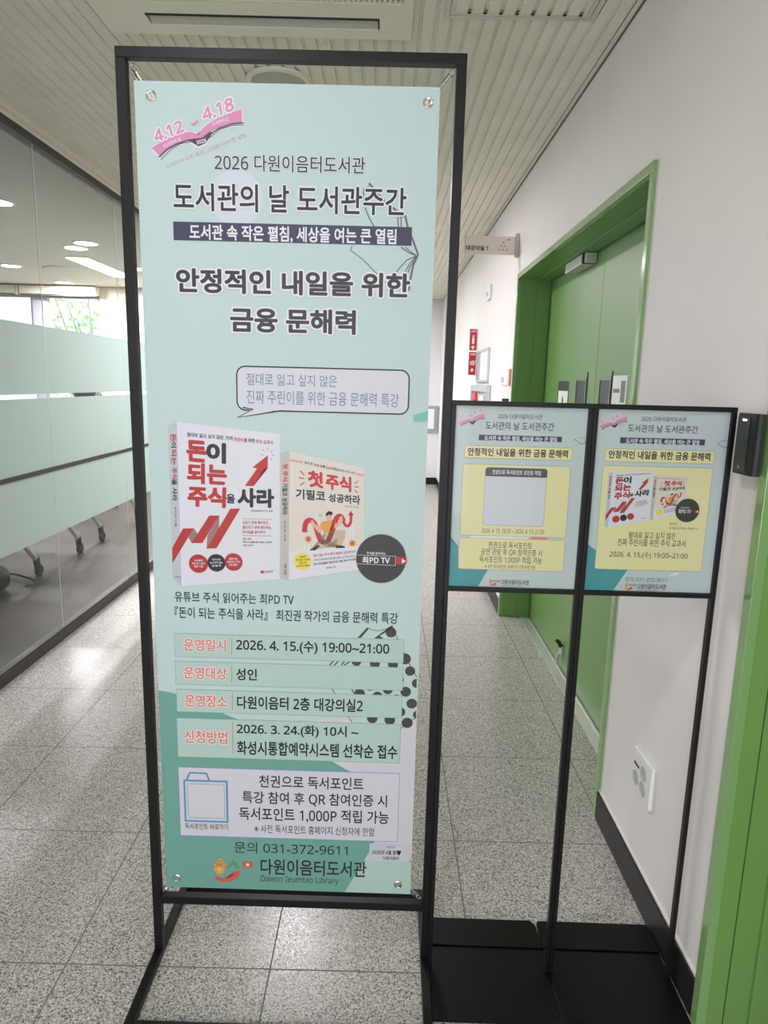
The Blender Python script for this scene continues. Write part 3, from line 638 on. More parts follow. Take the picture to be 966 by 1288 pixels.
('p','polka_dot_drawing',2,'line',[(542.5,1263.1),(541.9,1266.7),(540.3,1270),(537.7,1272.6),(534.4,1274.2),(530.8,1274.8),(527.2,1274.2),(523.9,1272.6),(521.3,1270),(519.7,1266.7),(519.1,1263.1),(519.7,1259.5),(521.3,1256.2),(523.9,1253.6),(527.2,1252),(530.8,1251.4),(534.4,1252),(537.7,1253.6),(540.3,1256.2),(541.9,1259.5)]),
('p','polka_dot_drawing',2,'line',[(508.9,1336),(508.3,1339.8),(506.5,1343.3),(503.8,1346),(500.3,1347.8),(496.5,1348.4),(492.7,1347.8),(489.2,1346),(486.5,1343.3),(484.7,1339.8),(484.1,1336),(484.7,1332.2),(486.5,1328.7),(489.2,1326),(492.7,1324.2),(496.5,1323.6),(500.3,1324.2),(503.8,1326),(506.5,1328.7),(508.3,1332.2)]),
('p','polka_dot_drawing',2,'line',[(549.7,1339.1),(549.1,1342.9),(547.3,1346.4),(544.6,1349.1),(541.1,1350.9),(537.3,1351.5),(533.5,1350.9),(530,1349.1),(527.3,1346.4),(525.5,1342.9),(524.9,1339.1),(525.5,1335.3),(527.3,1331.8),(530,1329.1),(533.5,1327.3),(537.3,1326.7),(541.1,1327.3),(544.6,1329.1),(547.3,1331.8),(549.1,1335.3)]),
('p','polka_dot_drawing',2,'line',[(560.1,1283.8),(559.7,1286.5),(558.4,1289),(556.5,1290.9),(554,1292.2),(551.3,1292.6),(548.6,1292.2),(546.1,1290.9),(544.2,1289),(542.9,1286.5),(542.5,1283.8),(542.9,1281.1),(544.2,1278.6),(546.1,1276.7),(548.6,1275.4),(551.3,1275),(554,1275.4),(556.5,1276.7),(558.4,1278.6),(559.7,1281.1)]),
('s','polka_dot_drawing',2,'line',2.6,[(396,1207.8),(405.1,1196.2)]),
('s','polka_dot_drawing',2,'line',2.6,[(406.6,1207.4),(417,1195.9)]),
('s','polka_dot_drawing',2,'line',2.6,[(422.4,1206.9),(431.5,1195.4)]),
('s','polka_dot_drawing',2,'line',2.6,[(429,1206.7),(442.1,1197.9)]),
('s','polka_dot_drawing',2,'line',1.6,[(401.9,1264.2),(408.7,1276.8)]),
('s','polka_dot_drawing',2,'line',2.4,[(447.1,1264.2),(455.3,1278.2)]),
('s','polka_dot_drawing',2,'line',1.6,[(440.7,1334),(449.8,1347.6)]),
('r','schedule_row',3,'rowmint',(41.7,1141.2,564.3,1197.2),0,'rowline',0.7),
('r','audience_row',3,'rowmint',(41.2,1208.3,564.6,1264.8),0,'rowline',0.7),
('r','venue_row',3,'rowmint',(41.7,1277.2,564.6,1333.2),0,'rowline',0.7),
('r','booking_row',3,'rowmint',(40.1,1349.3,563.1,1448.2),0,'rowline',0.7),
('t','schedule_row',5,'coral','운영일시',(62.9,1153.2,158.3,1181.2),0.004,('rowhalo',0.09)),
('t','audience_row',5,'coral','운영대상',(60.8,1221.2,159.2,1249.7),0.004,('rowhalo',0.09)),
('t','venue_row',5,'coral','운영장소',(61.6,1289.7,158.6,1319.3),0.004,('rowhalo',0.09)),
('t','booking_row',5,'coral','신청방법',(57.4,1379.4,157.6,1411.3),0.004,('rowhalo',0.09)),
('s','schedule_row',5,'coral',1.2,[(172.6,1147.7),(171.9,1188.2)]),
('s','audience_row',5,'coral',1.2,[(171.4,1214.9),(170.7,1256.1)]),
('s','venue_row',5,'coral',1.2,[(171.7,1282.5),(171,1324.3)]),
('s','booking_row',5,'coral',1.2,[(171.2,1355),(170.5,1436.7)]),
('t','schedule_row',5,'black','2026. 4. 15.(수) 19:00~21:00',(182.7,1150.9,530.9,1181.8),0.02,None),
('t','audience_row',5,'black','성인',(181.6,1222.1,228.6,1249.8),0.02,None),
('t','venue_row',5,'black','다원이음터 2층 대강의실2',(182.6,1289.7,473.2,1320.9),0.02,None),
('t','booking_row',5,'black','2026. 3. 24.(화) 10시 ~',(180.8,1358.7,464.5,1388.8),0.02,None),
('t','booking_row',5,'black','화성시통합예약시스템 선착순 접수',(180.8,1402.9,556.2,1437.3),0.02,None),
('r','points_notice',3,'lav',(40.2,1475.2,564,1656.1),0,'lilac',1.2),
('r','points_notice',4,'paleblue',(53.1,1509.2,154.6,1616.6),0,'bagblue',4.2),
('s','points_notice',4,'bagblue',4.2,[(58.3,1509.4),(66.8,1488.8),(106.4,1489.4),(113,1508.6)]),
('r','points_notice',5,'lav',(60.8,1518,148,1606.8),6,'greyline',0.8),
('t','points_notice',5,'ink','독서포인트 바로가기',(51.7,1622.4,154.7,1638.9),0.006,None),
('t','points_notice',5,'ink','천권으로 독서포인트',(231.6,1489.8,479.2,1521.7),0.012,None),
('t','points_notice',5,'ink','특강 참여 후 QR 참여인증 시',(191.2,1532.7,536,1567.3),0.012,None),
('t','points_notice',5,'ink','독서포인트 1,000P 적립 가능',(183.2,1575.5,541.5,1610.5),0.012,None),
('t','points_notice',5,'ink','※ 사전 독서포인트 홈페이지 신청자에 한함',(219.4,1620.2,508,1643.2),0.002,None),
('t','contact_line',4,'ink','문의 031-372-9611',(169.3,1669.2,444.3,1699.1),0,None),
('s','library_logo',4,'amber',6,[(125.9,1725.6),(145.1,1726.2)]),
('c','library_logo',4,'amber',(135,1721.5),5.6),
('s','library_logo',4,'amber',6,[(119,1733.4),(148.3,1735)]),
('c','library_logo',4,'amber',(132.3,1746.4),13.6),
('c','library_logo',5,'amberin',(132.3,1746.4),5.1),
('p','library_logo',4,'leaf',[(150.4,1741.3),(165.5,1717.9),(179.8,1736.4),(179.7,1742.8),(170.7,1739.3),(165.3,1730.6),(158.3,1741)]),
('r','library_logo',4,'coral2',(188.9,1722.3,213.7,1740.2),2,None,0),
('c','library_logo',5,'white',(201.3,1731.2),3.9),
('p','library_logo',4,'coral2',[(118.3,1765.4),(126.2,1767.7),(143.1,1772.3),(160.1,1767.8),(171.6,1757.8),(160.3,1758.2),(163.2,1751.7),(180.7,1749.2),(181.7,1760.6),(171.3,1772.5),(154.2,1780.9),(137.2,1781.5),(123.7,1775.5)]),
('t','library_logo',4,'ink2','다원이음터도서관',(233.2,1714,490.3,1756),0.016,None),
('t','library_logo',4,'greyink','Dawon Ieumteo Library',(232.8,1758.9,423.2,1781.8),0,None),
('r','handwritten_note',4,'lav2',(497,1662.7,595.2,1710.5),0,None,0),
('t','handwritten_note',5,'ink','다원이음',(537.6,1667.6,558.3,1673.4),0,None),
('t','handwritten_note',5,'ink','2026년 4월 봄♥',(504,1679.5,573.5,1692.8),0.02,None),
('t','handwritten_note',5,'ink','다원이음터',(529.5,1696.6,568,1705.8),0.02,None)]
POSTER_PRINT_A=[
('s','event_emblem',2,'white',1.18,[(-280.6,46.1),(-273.65,41.51),(-262.69,37.47),(-256.79,37.74),(-253.44,40.5)]),
('s','event_emblem',2,'white',1.18,[(-252.18,41.87),(-250.92,38.14),(-248.43,34.65),(-243.42,31.13),(-236.73,28.54),(-231.74,26.71),(-226.6,25.28),(-226.1,35.79),(-225.17,37.35)]),
('s','event_emblem',2,'white',1.18,[(-280.79,45.83),(-276.11,54.86),(-275.1,57.29),(-269.04,50.17),(-262.7,46.87),(-256.8,46.92),(-252.61,51.22),(-247.56,49.27),(-245.47,45.33),(-239.2,39.96),(-231.68,38.42),(-225.14,38.97)]),
('p','event_emblem',3,'pink',[(-280.6,46.1),(-273.65,41.51),(-262.69,37.47),(-256.79,37.74),(-253.44,40.5),(-252.18,41.87),(-250.92,38.14),(-248.43,34.65),(-243.42,31.13),(-236.73,28.54),(-231.74,26.71),(-226.78,25.46),(-226.26,35.75),(-231.7,35.82),(-240.05,37.52),(-245.05,38.98),(-250.1,43.7),(-253.46,43.94),(-259.33,43.54),(-265.22,45.2),(-271.15,48.37),(-276.1,53.7)]),
('s','event_emblem',4,'plum',0.74,[(-276.44,54.92),(-271.16,49.18),(-265.24,46),(-259.34,44.57),(-254.11,44.46)]),
('s','event_emblem',4,'plum',0.74,[(-245.74,42.27),(-240.04,38.42),(-232.53,36.29),(-225.42,36.85)]),
('s','event_emblem',4,'plum',0.44,[(-275.11,57.07),(-269.05,49.72),(-262.71,46.15),(-256.82,46.24)]),
('s','event_emblem',4,'plum',0.44,[(-245.89,45.23),(-239.21,39.28),(-231.66,37.75),(-225.39,38.56)]),
('p','event_emblem',4,'plum',[(-259.18,43.89),(-253.46,44.17),(-249.91,44.06),(-245.06,39.7),(-244.37,41.43),(-246.04,45.2),(-247.72,48.79),(-252.59,50.55),(-254.61,48.51),(-256.82,45.97)]),
('t','event_emblem',4,'pink','4.12',(-279.65,32.62,-263.09,27.12,-261,36.43,-277.87,42.4),0.03,('white',0.085)),
('t','event_emblem',4,'pink','4.18',(-250.62,20.61,-232.66,14.81,-231.26,25.12,-248.93,30.59),0.03,('white',0.085)),
('p','event_emblem',4,'pink',[(-257.8,30.69),(-255.53,31.14),(-253.02,28.59),(-252.78,30.35),(-254.71,33.17),(-256.38,32.46)]),
('p','teal_wave',1,'teal3',[(-286.8,294.6),(-286.8,300.6),(-269.2,313.5),(-267.2,359.2),(-199.5,361),(-221.4,403.8),(-286.8,403.8)]),
('t','library_line',4,'ink','2026 다원이음터도서관',(-198,25.4,-105.3,36.1),0,None),
('t','headline',4,'ink','도서관의 날 도서관주간',(-223.5,42.4,-79.4,59.2),0.004,None),
('r','slogan_bar',3,'navy',(-236.4,70.7,-61,82.2),0,None,0),
('t','slogan_bar',4,'white','도서관 속 작은 펼침, 세상을 여는 큰 열림',(-224.2,72.1,-71.6,82.2),0.022,None),
('r','lecture_title',3,'butter',(-265.1,94,-36.4,120.2),5,'greyline',0.6),
('t','lecture_title',4,'ink2','안정적인 내일을 위한 금융 문해력',(-257.7,98.9,-46.5,115.2),0.03,None),
('r','points_card',3,'butter',(-266.7,133.6,-37.8,288.8),5,'greyline',0.6),
('r','points_card',4,'lav',(-218.4,139.8,-87.4,265.4),6,'greyline',0.6),
('p','points_card',5,'slate',[(-218.2,158.5),(-218.3,143.8),(-216,140.2),(-212.1,139.4),(-91.5,139.6),(-88.2,141.7),(-86.6,144.5),(-86.6,158.8)]),
('t','points_card',6,'white','천권으로 독서포인트 포인트 적립',(-203.8,144.2,-100.8,154.2),0.014,None),
('t','points_card',5,'greyink','2026. 4. 15. 18:30 ~ 2026. 4. 15. 21:30',(-220.3,272.6,-84.9,282.2),0,None),
('p','points_notice',2,'white',[(-243.2,289.6),(-113,288.8),(-112.7,294.7),(-242.9,295.5)]),
('p','points_notice',2,'pink2',[(-118.5,288.9),(-76.2,289.2),(-76.5,294.4),(-118.1,294.1)]),
('r','points_notice',3,'butter',(-267.2,294.8,-38.1,364.9),5,'salmon',0.7),
('t','points_notice',4,'greyink','천권으로 독서포인트',(-203.8,301.9,-109.1,316.8),0.006,None),
('t','points_notice',4,'greyink','공연 관람 후 QR 참여인증 시',(-219,317.5,-86.3,333.2),0.006,None),
('t','points_notice',4,'greyink','독서포인트 1,000P 적립 가능',(-221.7,334,-85.5,350.2),0.006,None),
('t','points_notice',4,'greyink','※ 사전 독서포인트 홈페이지 신청자에 한함',(-208.9,352.5,-98.4,362.2),0,None),
('s','line_drawing',2,'line',1.2,[(-35.6,74.4),(-20.8,84.2),(-9.6,83.5)]),
('s','line_drawing',2,'greyline',0.8,[(-9.6,83.5),(-14.7,71.7),(-25.1,73)]),
('s','library_logo',4,'amber',1.42,[(-196.4,388.5),(-191.73,388.9)]),
('c','library_logo',4,'amber',(-194.32,387.67),1.32),
('s','library_logo',4,'amber',1.42,[(-197.83,390.22),(-190.68,390.98)]),
('c','library_logo',4,'amber',(-194.21,393.41),3.21),
('c','library_logo',5,'amberin',(-194.21,393.41),1.2),
('p','library_logo',4,'leaf',[(-189.98,392.47),(-187.04,387.25),(-183,391.73),(-182.83,393.21),(-185.12,392.28),(-186.7,390.19),(-188.07,392.51)]),
('r','library_logo',4,'coral2',(-181.23,388.58,-174.67,393.07),0.4724159990518634,None,0),
('c','library_logo',5,'white',(-177.95,390.81),0.92),
('p','library_logo',4,'coral2',[(-197.02,397.63),(-195.03,398.27),(-190.79,399.56),(-186.81,398.75),(-184.33,396.58),(-187.06,396.52),(-186.56,395.06),(-182.39,394.71),(-181.8,397.37),(-183.95,399.99),(-187.84,401.71),(-191.94,401.62),(-195.4,400.05)]),
('t','library_logo',4,'ink2','다원이음터도서관',(-171.2,386.5,-110,397.5),0.012,None),
('t','library_logo',4,'greyink','Dawon Ieumteo Library',(-170.7,398.9,-125.9,402.3),0,None)]
POSTER_PRINT_B=[
('s','event_emblem',2,'white',1.19,[(16.1,46.1),(23.23,41.37),(34.61,37),(40.85,37.03),(44.53,39.58)]),
('s','event_emblem',2,'white',1.19,[(45.92,40.86),(47.07,37.18),(49.54,33.7),(54.67,30.08),(61.61,27.3),(66.8,25.33),(72.16,23.73),(73.17,33.92),(74.22,35.4)]),
('s','event_emblem',2,'white',1.19,[(15.89,45.85),(21.24,54.43),(22.42,56.75),(28.49,49.59),(35.04,46.14),(41.26,45.94),(45.89,49.96),(51.13,47.87),(53.16,43.96),(59.54,38.49),(67.4,36.69),(74.33,36.97)]),
('p','event_emblem',3,'pink',[(16.1,46.1),(23.23,41.37),(34.61,37),(40.85,37.03),(44.53,39.58),(45.92,40.86),(47.07,37.18),(49.54,33.7),(54.67,30.08),(61.61,27.3),(66.8,25.33),(71.98,23.92),(73.01,33.89),(67.26,34.16),(58.52,36.15),(53.31,37.77),(48.19,42.56),(44.66,42.92),(38.44,42.77),(32.29,44.61),(26.18,47.93),(21.2,53.3)]),
('s','event_emblem',4,'plum',0.75,[(20.9,54.5),(26.21,48.71),(32.31,45.39),(38.47,43.77),(43.99,43.45)]),
('s','event_emblem',4,'plum',0.75,[(52.74,40.99),(58.58,37.02),(66.41,34.66),(73.93,34.92)]),
('s','event_emblem',4,'plum',0.45,[(22.4,56.53),(28.46,49.15),(34.99,45.44),(41.22,45.29)]),
('s','event_emblem',4,'plum',0.45,[(52.71,43.88),(59.49,37.83),(67.39,36.04),(74.05,36.57)]),
('p','event_emblem',4,'plum',[(38.62,43.1),(44.67,43.14),(48.41,42.9),(53.33,38.47),(54.14,40.12),(52.55,43.85),(50.94,47.4),(45.88,49.31),(43.65,47.4),(41.2,45.03)]),
('t','event_emblem',4,'pink','4.12',(16.49,32.97,33.71,26.97,36.36,35.93,18.81,42.4),0.03,('white',0.085)),
('t','event_emblem',4,'pink','4.18',(46.59,20.15,65.29,13.8,67.23,23.77,48.83,29.78),0.03,('white',0.085)),
('p','event_emblem',4,'pink',[(39.47,30.23),(41.88,30.57),(44.41,28),(44.75,29.7),(42.84,32.51),(41.05,31.89)]),
('p','teal_wave',1,'teal3',[(10.8,298.1),(11.7,301.8),(30.4,314.7),(33.6,352.6),(102.8,356.2),(75.5,403.8),(10.8,403.8)]),
('t','library_line',4,'ink','2026 다원이음터도서관',(102.3,23.2,195.9,33.6),0,None),
('t','headline',4,'ink','도서관의 날 도서관주간',(75.8,40.6,222,56.8),0.004,None),
('r','slogan_bar',3,'navy',(61.8,68.4,239.5,80.7),0,None,0),
('t','slogan_bar',4,'white','도서관 속 작은 펼침, 세상을 여는 큰 열림',(74.1,70.2,227.8,80.8),0.022,None),
('r','lecture_title',3,'butter',(31.5,92.8,263.9,119.7),5,'greyline',0.6),
('t','lecture_title',4,'ink2','안정적인 내일을 위한 금융 문해력',(40.3,96.6,253.9,113),0.03,None),
('r','lecture_card',3,'butter',(30.6,128.9,262.6,356.2),5,'greyline',0.6),
('p','red_and_white_book_picture',5,'bookshade',[(43.8,146.63),(51.7,142.2),(51.8,264.4),(44.32,260.11)]),
('p','red_and_white_book_picture',5,'bookwhite',[(51.7,142.2),(138.65,136.08),(138.78,243.88),(51.8,264.4)]),
('t','red_and_white_book_picture',7,'ink','절대로 잃고 싶지 않은, 진짜',(60.1,148.36,98.95,144.56,98.89,147.57,60.04,151.33),0.02,None),
('t','red_and_white_book_picture',7,'red','주린이를',(99.63,145.06,110.86,144.01,110.84,146.91,99.61,147.96),0.02,None),
('t','red_and_white_book_picture',7,'ink','위한',(111.88,143.65,117.56,143.22,117.54,146.29,111.86,146.72),0.02,None),
('t','red_and_white_book_picture',7,'red','주식 교과서',(118.35,143.4,132.65,141.83,132.63,144.76,118.33,146.34),0.02,None),
('t','red_and_white_book_picture',7,'red','돈',(59.94,154.34,75.74,152.68,75.43,166.85,59.94,168.27),0.05,None),
('t','red_and_white_book_picture',7,'ink','이',(77.16,152.97,91.98,151.32,91.74,164.94,76.85,166.61),0.05,None),
('t','red_and_white_book_picture',7,'red','되는',(60.07,170.68,92.5,166.73,92.31,180.68,59.68,184.49),0.05,None),
('t','red_and_white_book_picture',7,'red','주식',(60.21,187.38,91.73,183.43,91.19,197.44,59.78,201.57),0.05,None),
('t','red_and_white_book_picture',7,'ink','을',(92.78,187.37,99.99,186.58,99.91,193.12,92.7,194.02),0.03,None),
('t','red_and_white_book_picture',7,'ink','사라',(103.04,181.67,133.1,177.6,133.1,190.29,102.88,194.75),0.05,None),
('p','red_and_white_book_picture',7,'red',[(108.7,178.77),(119.26,164.25),(115.16,164.26),(128.46,153.17),(128.24,162.73),(125.37,163.05),(116.11,177.67)]),
('s','red_and_white_book_picture',7,'line',0.33,[(128.07,147.76),(128.24,149.77)]),
('s','red_and_white_book_picture',7,'line',0.33,[(123.98,149.63),(125.81,151.06)]),
('s','red_and_white_book_picture',7,'line',0.33,[(132.1,149.13),(130.5,150.77)]),
('s','red_and_white_book_picture',7,'line',0.33,[(122.55,153.67),(124.8,153.44)]),
('s','red_and_white_book_picture',7,'line',0.33,[(131.49,152.65),(133.74,152.46)]),
('s','red_and_white_book_picture',7,'line',0.33,[(130.68,155.04),(132.3,156.13)]),
('p','red_and_white_book_picture',7,'red',[(44.57,236.15),(54.45,219.64),(63.82,217.86),(44.37,247.87)]),
('p','red_and_white_book_picture',8,'redshade',[(59.06,225.52),(63.82,217.86),(67.67,221.89),(61.65,229.41)]),
('p','red_and_white_book_picture',9,'red',[(61.65,229.41),(77.55,206.01),(86.26,204.52),(71.06,227.78)]),
('p','red_and_white_book_picture',8,'redshade',[(86.26,204.52),(85.88,214.01),(74.71,231.34),(75.56,221.59)]),
('p','red_and_white_book_picture',9,'red',[(74.71,231.34),(95.96,197.8),(104.55,196.17),(83.3,229.61)]),
('s','red_and_white_book_picture',7,'line',0.25,[(106.52,203.57),(131.58,199.48)]),
('s','red_and_white_book_picture',7,'line',0.25,[(106.4,216.15),(131.57,212.04)]),
('t','red_and_white_book_picture',7,'red','오르기 전에 매수하고,',(106.49,205.11,129.1,201.24,129.08,203.91,106.47,207.77),0.02,None),
('t','red_and_white_book_picture',7,'red','떨어지기 전에 매도하는,',(106.47,208.67,131.57,204.57,131.58,207.07,106.45,211.21),0.02,None),
('t','red_and_white_book_picture',7,'red','타이밍을 잡아주마',(106.42,212.28,126.15,209.17,126.17,211.33,106.39,214.71),0.02,None),
('c','red_and_white_book_picture',7,'red',(67.29,244.2),7.75),
('c','red_and_white_book_picture',7,'ink',(83.09,240.87),7.32),
('c','red_and_white_book_picture',7,'red',(98.09,237.66),7.32),
('r','red_and_white_book_picture',7,'red',(121.88,240.14,124.62,241.91),0,None,0),
('t','red_and_white_book_picture',7,'line','경제서적',(125.23,239.68,132.6,237.97,132.57,239.9,125.2,241.62),0.01,None),
('t','red_and_white_book_picture',7,'red','돈',(50.45,151.04,50.52,156.6,46.11,157.35,46.04,151.79),0.03,None),
('t','red_and_white_book_picture',7,'ink','이',(50.49,157,50.63,160.71,46.22,161.46,46.08,157.75),0.03,None),
('t','red_and_white_book_picture',7,'red','되는',(50.56,162.19,50.47,173.23,46.01,173.98,46.15,162.9),0.03,None),
('t','red_and_white_book_picture',7,'red','주식',(50.64,175.3,50.61,183.7,46.16,184.46,46.18,176.06),0.03,None),
('t','red_and_white_book_picture',7,'ink','을',(50.33,184.17,50.24,187.98,46.02,188.7,46.12,184.89),0.03,None),
('t','red_and_white_book_picture',7,'ink','사라',(50.41,190.09,50.11,199.73,45.86,200.42,46.19,190.81),0.03,None),
('p','cream_book_picture',5,'creamshade',[(139.4,149.99),(147.23,146.8),(146.43,243.45),(139.57,242.83)]),
('p','cream_book_picture',5,'cream',[(147.23,146.8),(211.2,148.2),(212.16,223.74),(146.43,243.45)]),
('p','cream_book_picture',6,'bookwhite',[(146.89,221.34),(209.34,206.5),(211.97,210.21),(211.69,223.44),(209.84,224.31),(147.02,243)]),
('t','cream_book_picture',7,'ink','주식 첫',(159.57,152.11,166.58,151.85,166.6,153.91,159.58,154.21),0.02,None),
('t','cream_book_picture',7,'red2','경험',(167.81,152.36,171.87,152.27,171.88,154.2,167.86,154.29),0.02,None),
('t','cream_book_picture',7,'ink','승률',(173.09,152.35,177.31,152.23,177.36,154.02,173.14,154.14),0.02,None),
('t','cream_book_picture',7,'red2','성공 확률',(178.03,152.72,186.66,152.28,186.71,154.24,178.08,154.65),0.02,None),
('t','cream_book_picture',7,'ink','을 높이는 주식 노트',(187.01,152.53,202.51,152.45,202.56,154.37,187.07,154.46),0.01,None),
('s','cream_book_picture',7,'palepink2',1.81,[(147.27,153.46),(158.08,153.27)]),
('s','cream_book_picture',7,'palepink2',1.81,[(203.62,153.88),(210.48,153.64)]),
('t','cream_book_picture',7,'red2','첫',(163.15,158.38,175.3,158.12,175.48,168.92,163.26,169.49),0.045,None),
('t','cream_book_picture',7,'red2','주식',(178.37,158.27,199.27,157.32,199.53,167.48,178.55,168.77),0.045,None),
('s','cream_book_picture',7,'red2',0.8,[(155.94,159.61),(159.67,162.19)]),
('s','cream_book_picture',7,'red2',0.8,[(154.68,164.93),(159.52,164.71)]),
('s','cream_book_picture',7,'red2',0.8,[(156.01,170.33),(159.7,167.45)]),
('s','cream_book_picture',7,'red2',0.72,[(205.35,158.69),(202.92,161.08)]),
('s','cream_book_picture',7,'red2',0.72,[(202.97,163.34),(206.32,163.04)]),
('s','cream_book_picture',7,'red2',0.72,[(203.02,165.73),(205.56,167.42)]),
('t','cream_book_picture',7,'ink','기필코',(152.68,173.42,177.46,170.99,177.59,178.4,152.72,180.37),0.03,None),
('t','cream_book_picture',7,'ink','성공하라',(180.67,172.19,207.58,169.12,207.74,175.69,180.78,177.87),0.03,None),
('s','cream_book_picture',7,'barwhite',0.94,[(160.12,218.22),(160.09,213.63)]),
('s','cream_book_picture',7,'barwhite',0.94,[(164.14,217.53),(164.11,212.93)]),
('s','cream_book_picture',7,'barwhite',0.94,[(167.92,216.87),(167.85,212.28)]),
('s','cream_book_picture',7,'barwhite',0.94,[(196.83,211.91),(196.35,191.13)]),
('s','cream_book_picture',7,'barwhite',0.94,[(199.98,211.38),(199.47,190.6)]),
('s','cream_book_picture',7,'barwhite',0.94,[(202.9,210.88),(202.34,190.11)]),
('p','cream_book_picture',8,'trouser',[(177.77,201.89),(188.98,197.81),(196.11,196.59),(195.36,202.13),(191.77,209.49),(187.99,210.81),(189.13,203.75),(177.32,212.85),(170.44,215.67),(166.02,216.42),(177.24,206.87)]),
('p','cream_book_picture',8,'black',[(164.41,217.25),(171.64,211.86),(173.93,212.55),(169.81,216.33)]),
('p','cream_book_picture',8,'black',[(187.37,211.67),(187.71,209.09),(192.99,208.84),(195.79,209.46),(195.56,210.16)]),
('p','cream_book_picture',8,'orange',[(175.75,193.6),(185.12,191.12),(186.97,191.68),(184.02,199.74),(177.14,201.99),(173.67,196.3)]),
('p','cream_book_picture',9,'skin',[(164.91,195.43),(167.39,193.73),(169.53,196.81),(174.59,197.57),(175.23,200.14),(172.77,202.96),(167.69,198.75)]),
('p','cream_book_picture',9,'skin',[(190.03,187.93),(192.78,186.59),(193.59,190),(189.56,194.99),(185.86,197.24),(186.39,193.93),(190.71,191.03)]),
('s','cream_book_picture',8,'red2',4.17,[(160.24,204.45),(160.45,200.52),(161.69,196.54),(164.51,194.65),(167.4,195.23),(169.58,197.87),(171.5,202.42),(173.86,207.43),(177.26,209.13),(180.64,207.37),(183.05,202.08),(185.19,196.27),(187.32,189.99),(189.79,187.43),(192.04,187.8),(193.59,190.53)]),
('s','cream_book_picture',8,'red2',2.17,[(193.07,189.55),(194.51,192),(196.41,193.52),(198.65,192.92),(200.09,189.98),(200.34,184.54)]),
('p','cream_book_picture',8,'red2',[(199.89,181.51),(202.7,184.46),(197.74,185.33)]),
('p','cream_book_picture',9,'skin',[(178.79,188.75),(181.9,187.16),(183.56,188.48),(183.22,191.23),(180.75,192.93),(179.12,191.4)]),
('p','cream_book_picture',10,'black',[(178.32,189.06),(178.55,187.09),(180.98,184.97),(183.74,185.13),(184.5,186.28),(183.16,187.81),(181.27,187.49),(179.58,188.84)]),
('c','cream_book_picture',8,'coin',(163.54,208.99),2.57),
('c','cream_book_picture',8,'coin',(201.88,205.6),2.54),
('c','cream_book_picture',7,'line',(173.83,189.38),1.01),
('c','cream_book_picture',8,'cream',(173.83,189.38),0.69),
('t','cream_book_picture',9,'brown','$',(162.66,207.95,164.43,207.62,164.45,210.25,162.68,210.55),0.02,None),
('t','cream_book_picture',9,'brown','$',(200.97,204.54,202.7,204.25,202.8,206.83,201.02,207.16),0.02,None),
('c','cream_book_picture',8,'yellow',(158.55,226.71),7.21),
('t','cream_book_picture',8,'red2','믿어 있는 주식 투자 방법이 궁금하다면',(168.21,219.66,204.63,210.36,204.68,212.32,168.23,221.85),0.02,None),
('t','cream_book_picture',8,'ink','시작 전 공부하며 개념 쌓는,급여 노트 투자 가이드',(168.27,223.41,204.73,213.84,204.78,215.6,168.28,225.14),0.01,None),
('t','cream_book_picture',8,'ink','주식 초보들을 위한으로 처음 읽어 주식책',(168.29,226.48,204.79,216.47,204.84,218.22,168.3,228.24),0.02,None),
('t','cream_book_picture',7,'red2','첫 주식',(145.32,156.48,145.35,169.07,141.18,169.78,141.14,157.2),0.03,None),
('t','cream_book_picture',7,'ink','기필코 성공하라',(145.36,170.73,145.23,193.77,140.74,194.53,140.91,171.52),0.03,None),
('c','channel_badge',11,'charcoal',(217.7,220.8),25.7),
('t','channel_badge',12,'white','주식을 읽어주는',(203,213.2,221.6,217),0,None),
('t','channel_badge',12,'white','최PD TV',(198.8,218.4,225.8,227.7),0.02,None),
('p','channel_badge',12,'red2',[(232.9,219.5),(241.2,219.7),(242.4,222.6),(241.9,226),(233.6,225.8)]),
('p','channel_badge',13,'white',[(237.5,220.2),(241.9,222.6),(238.1,225.3)]),
('t','lecture_card',5,'greyink','최진권',(183,248.4,198.4,253.9),0,None),
('t','lecture_card',5,'greyink','주식을 읽어주는 최PD TV',(182.7,258,245.3,263.5),0,None),
('t','lecture_card',5,'greyink','절대로 잃고 싶지 않은',(97.5,271,199.1,285.2),0.006,None),
('t','lecture_card',5,'greyink','진짜 주린이를 위한 주식 교과서',(75.8,286.6,221.8,302.6),0.006,None),
('t','lecture_card',5,'ink','2026. 4. 15.(수) 19:00~21:00',(60.7,315.2,229.3,330.9),0.004,None),
('s','line_drawing',2,'line',1,[(265.7,75.3),(278.9,84),(289.8,82.9)]),
('s','line_drawing',2,'greyline',0.8,[(265.7,75.3),(277.3,70.1),(289.5,70.2)]),
('t','contact_line',4,'bluegrey','문의 031-372-9611',(99.2,372.1,190.4,383.1),0,None),
('s','library_logo',4,'amber',1.5,[(101.16,388.21),(106.05,388.57)]),
('c','library_logo',4,'amber',(103.29,387.29),1.4),
('s','library_logo',4,'amber',1.5,[(99.74,390.08),(107.23,390.8)]),
('c','library_logo',4,'amber',(103.65,393.46),3.4),
('c','library_logo',5,'amberin',(103.65,393.46),1.28),
('p','library_logo',4,'leaf',[(108.02,392.39),(110.87,386.72),(115.26,391.49),(115.51,393.08),(113.08,392.11),(111.35,389.88),(110.01,392.4)]),
('r','library_logo',4,'coral2',(116.98,388.07,124.01,392.8),0.5005698158561641,None,0),
('c','library_logo',5,'white',(120.49,390.42),0.98),
('p','library_logo',4,'coral2',[(100.9,398.04),(103,398.7),(107.47,400.03),(111.59,399.09),(114.08,396.73),(111.24,396.71),(111.7,395.12),(116.03,394.68),(116.76,397.53),(114.62,400.39),(110.65,402.29),(106.36,402.26),(102.69,400.62)]),
('t','library_logo',4,'ink2','다원이음터도서관',(127.4,387.1,189.9,399.1),0.012,None),
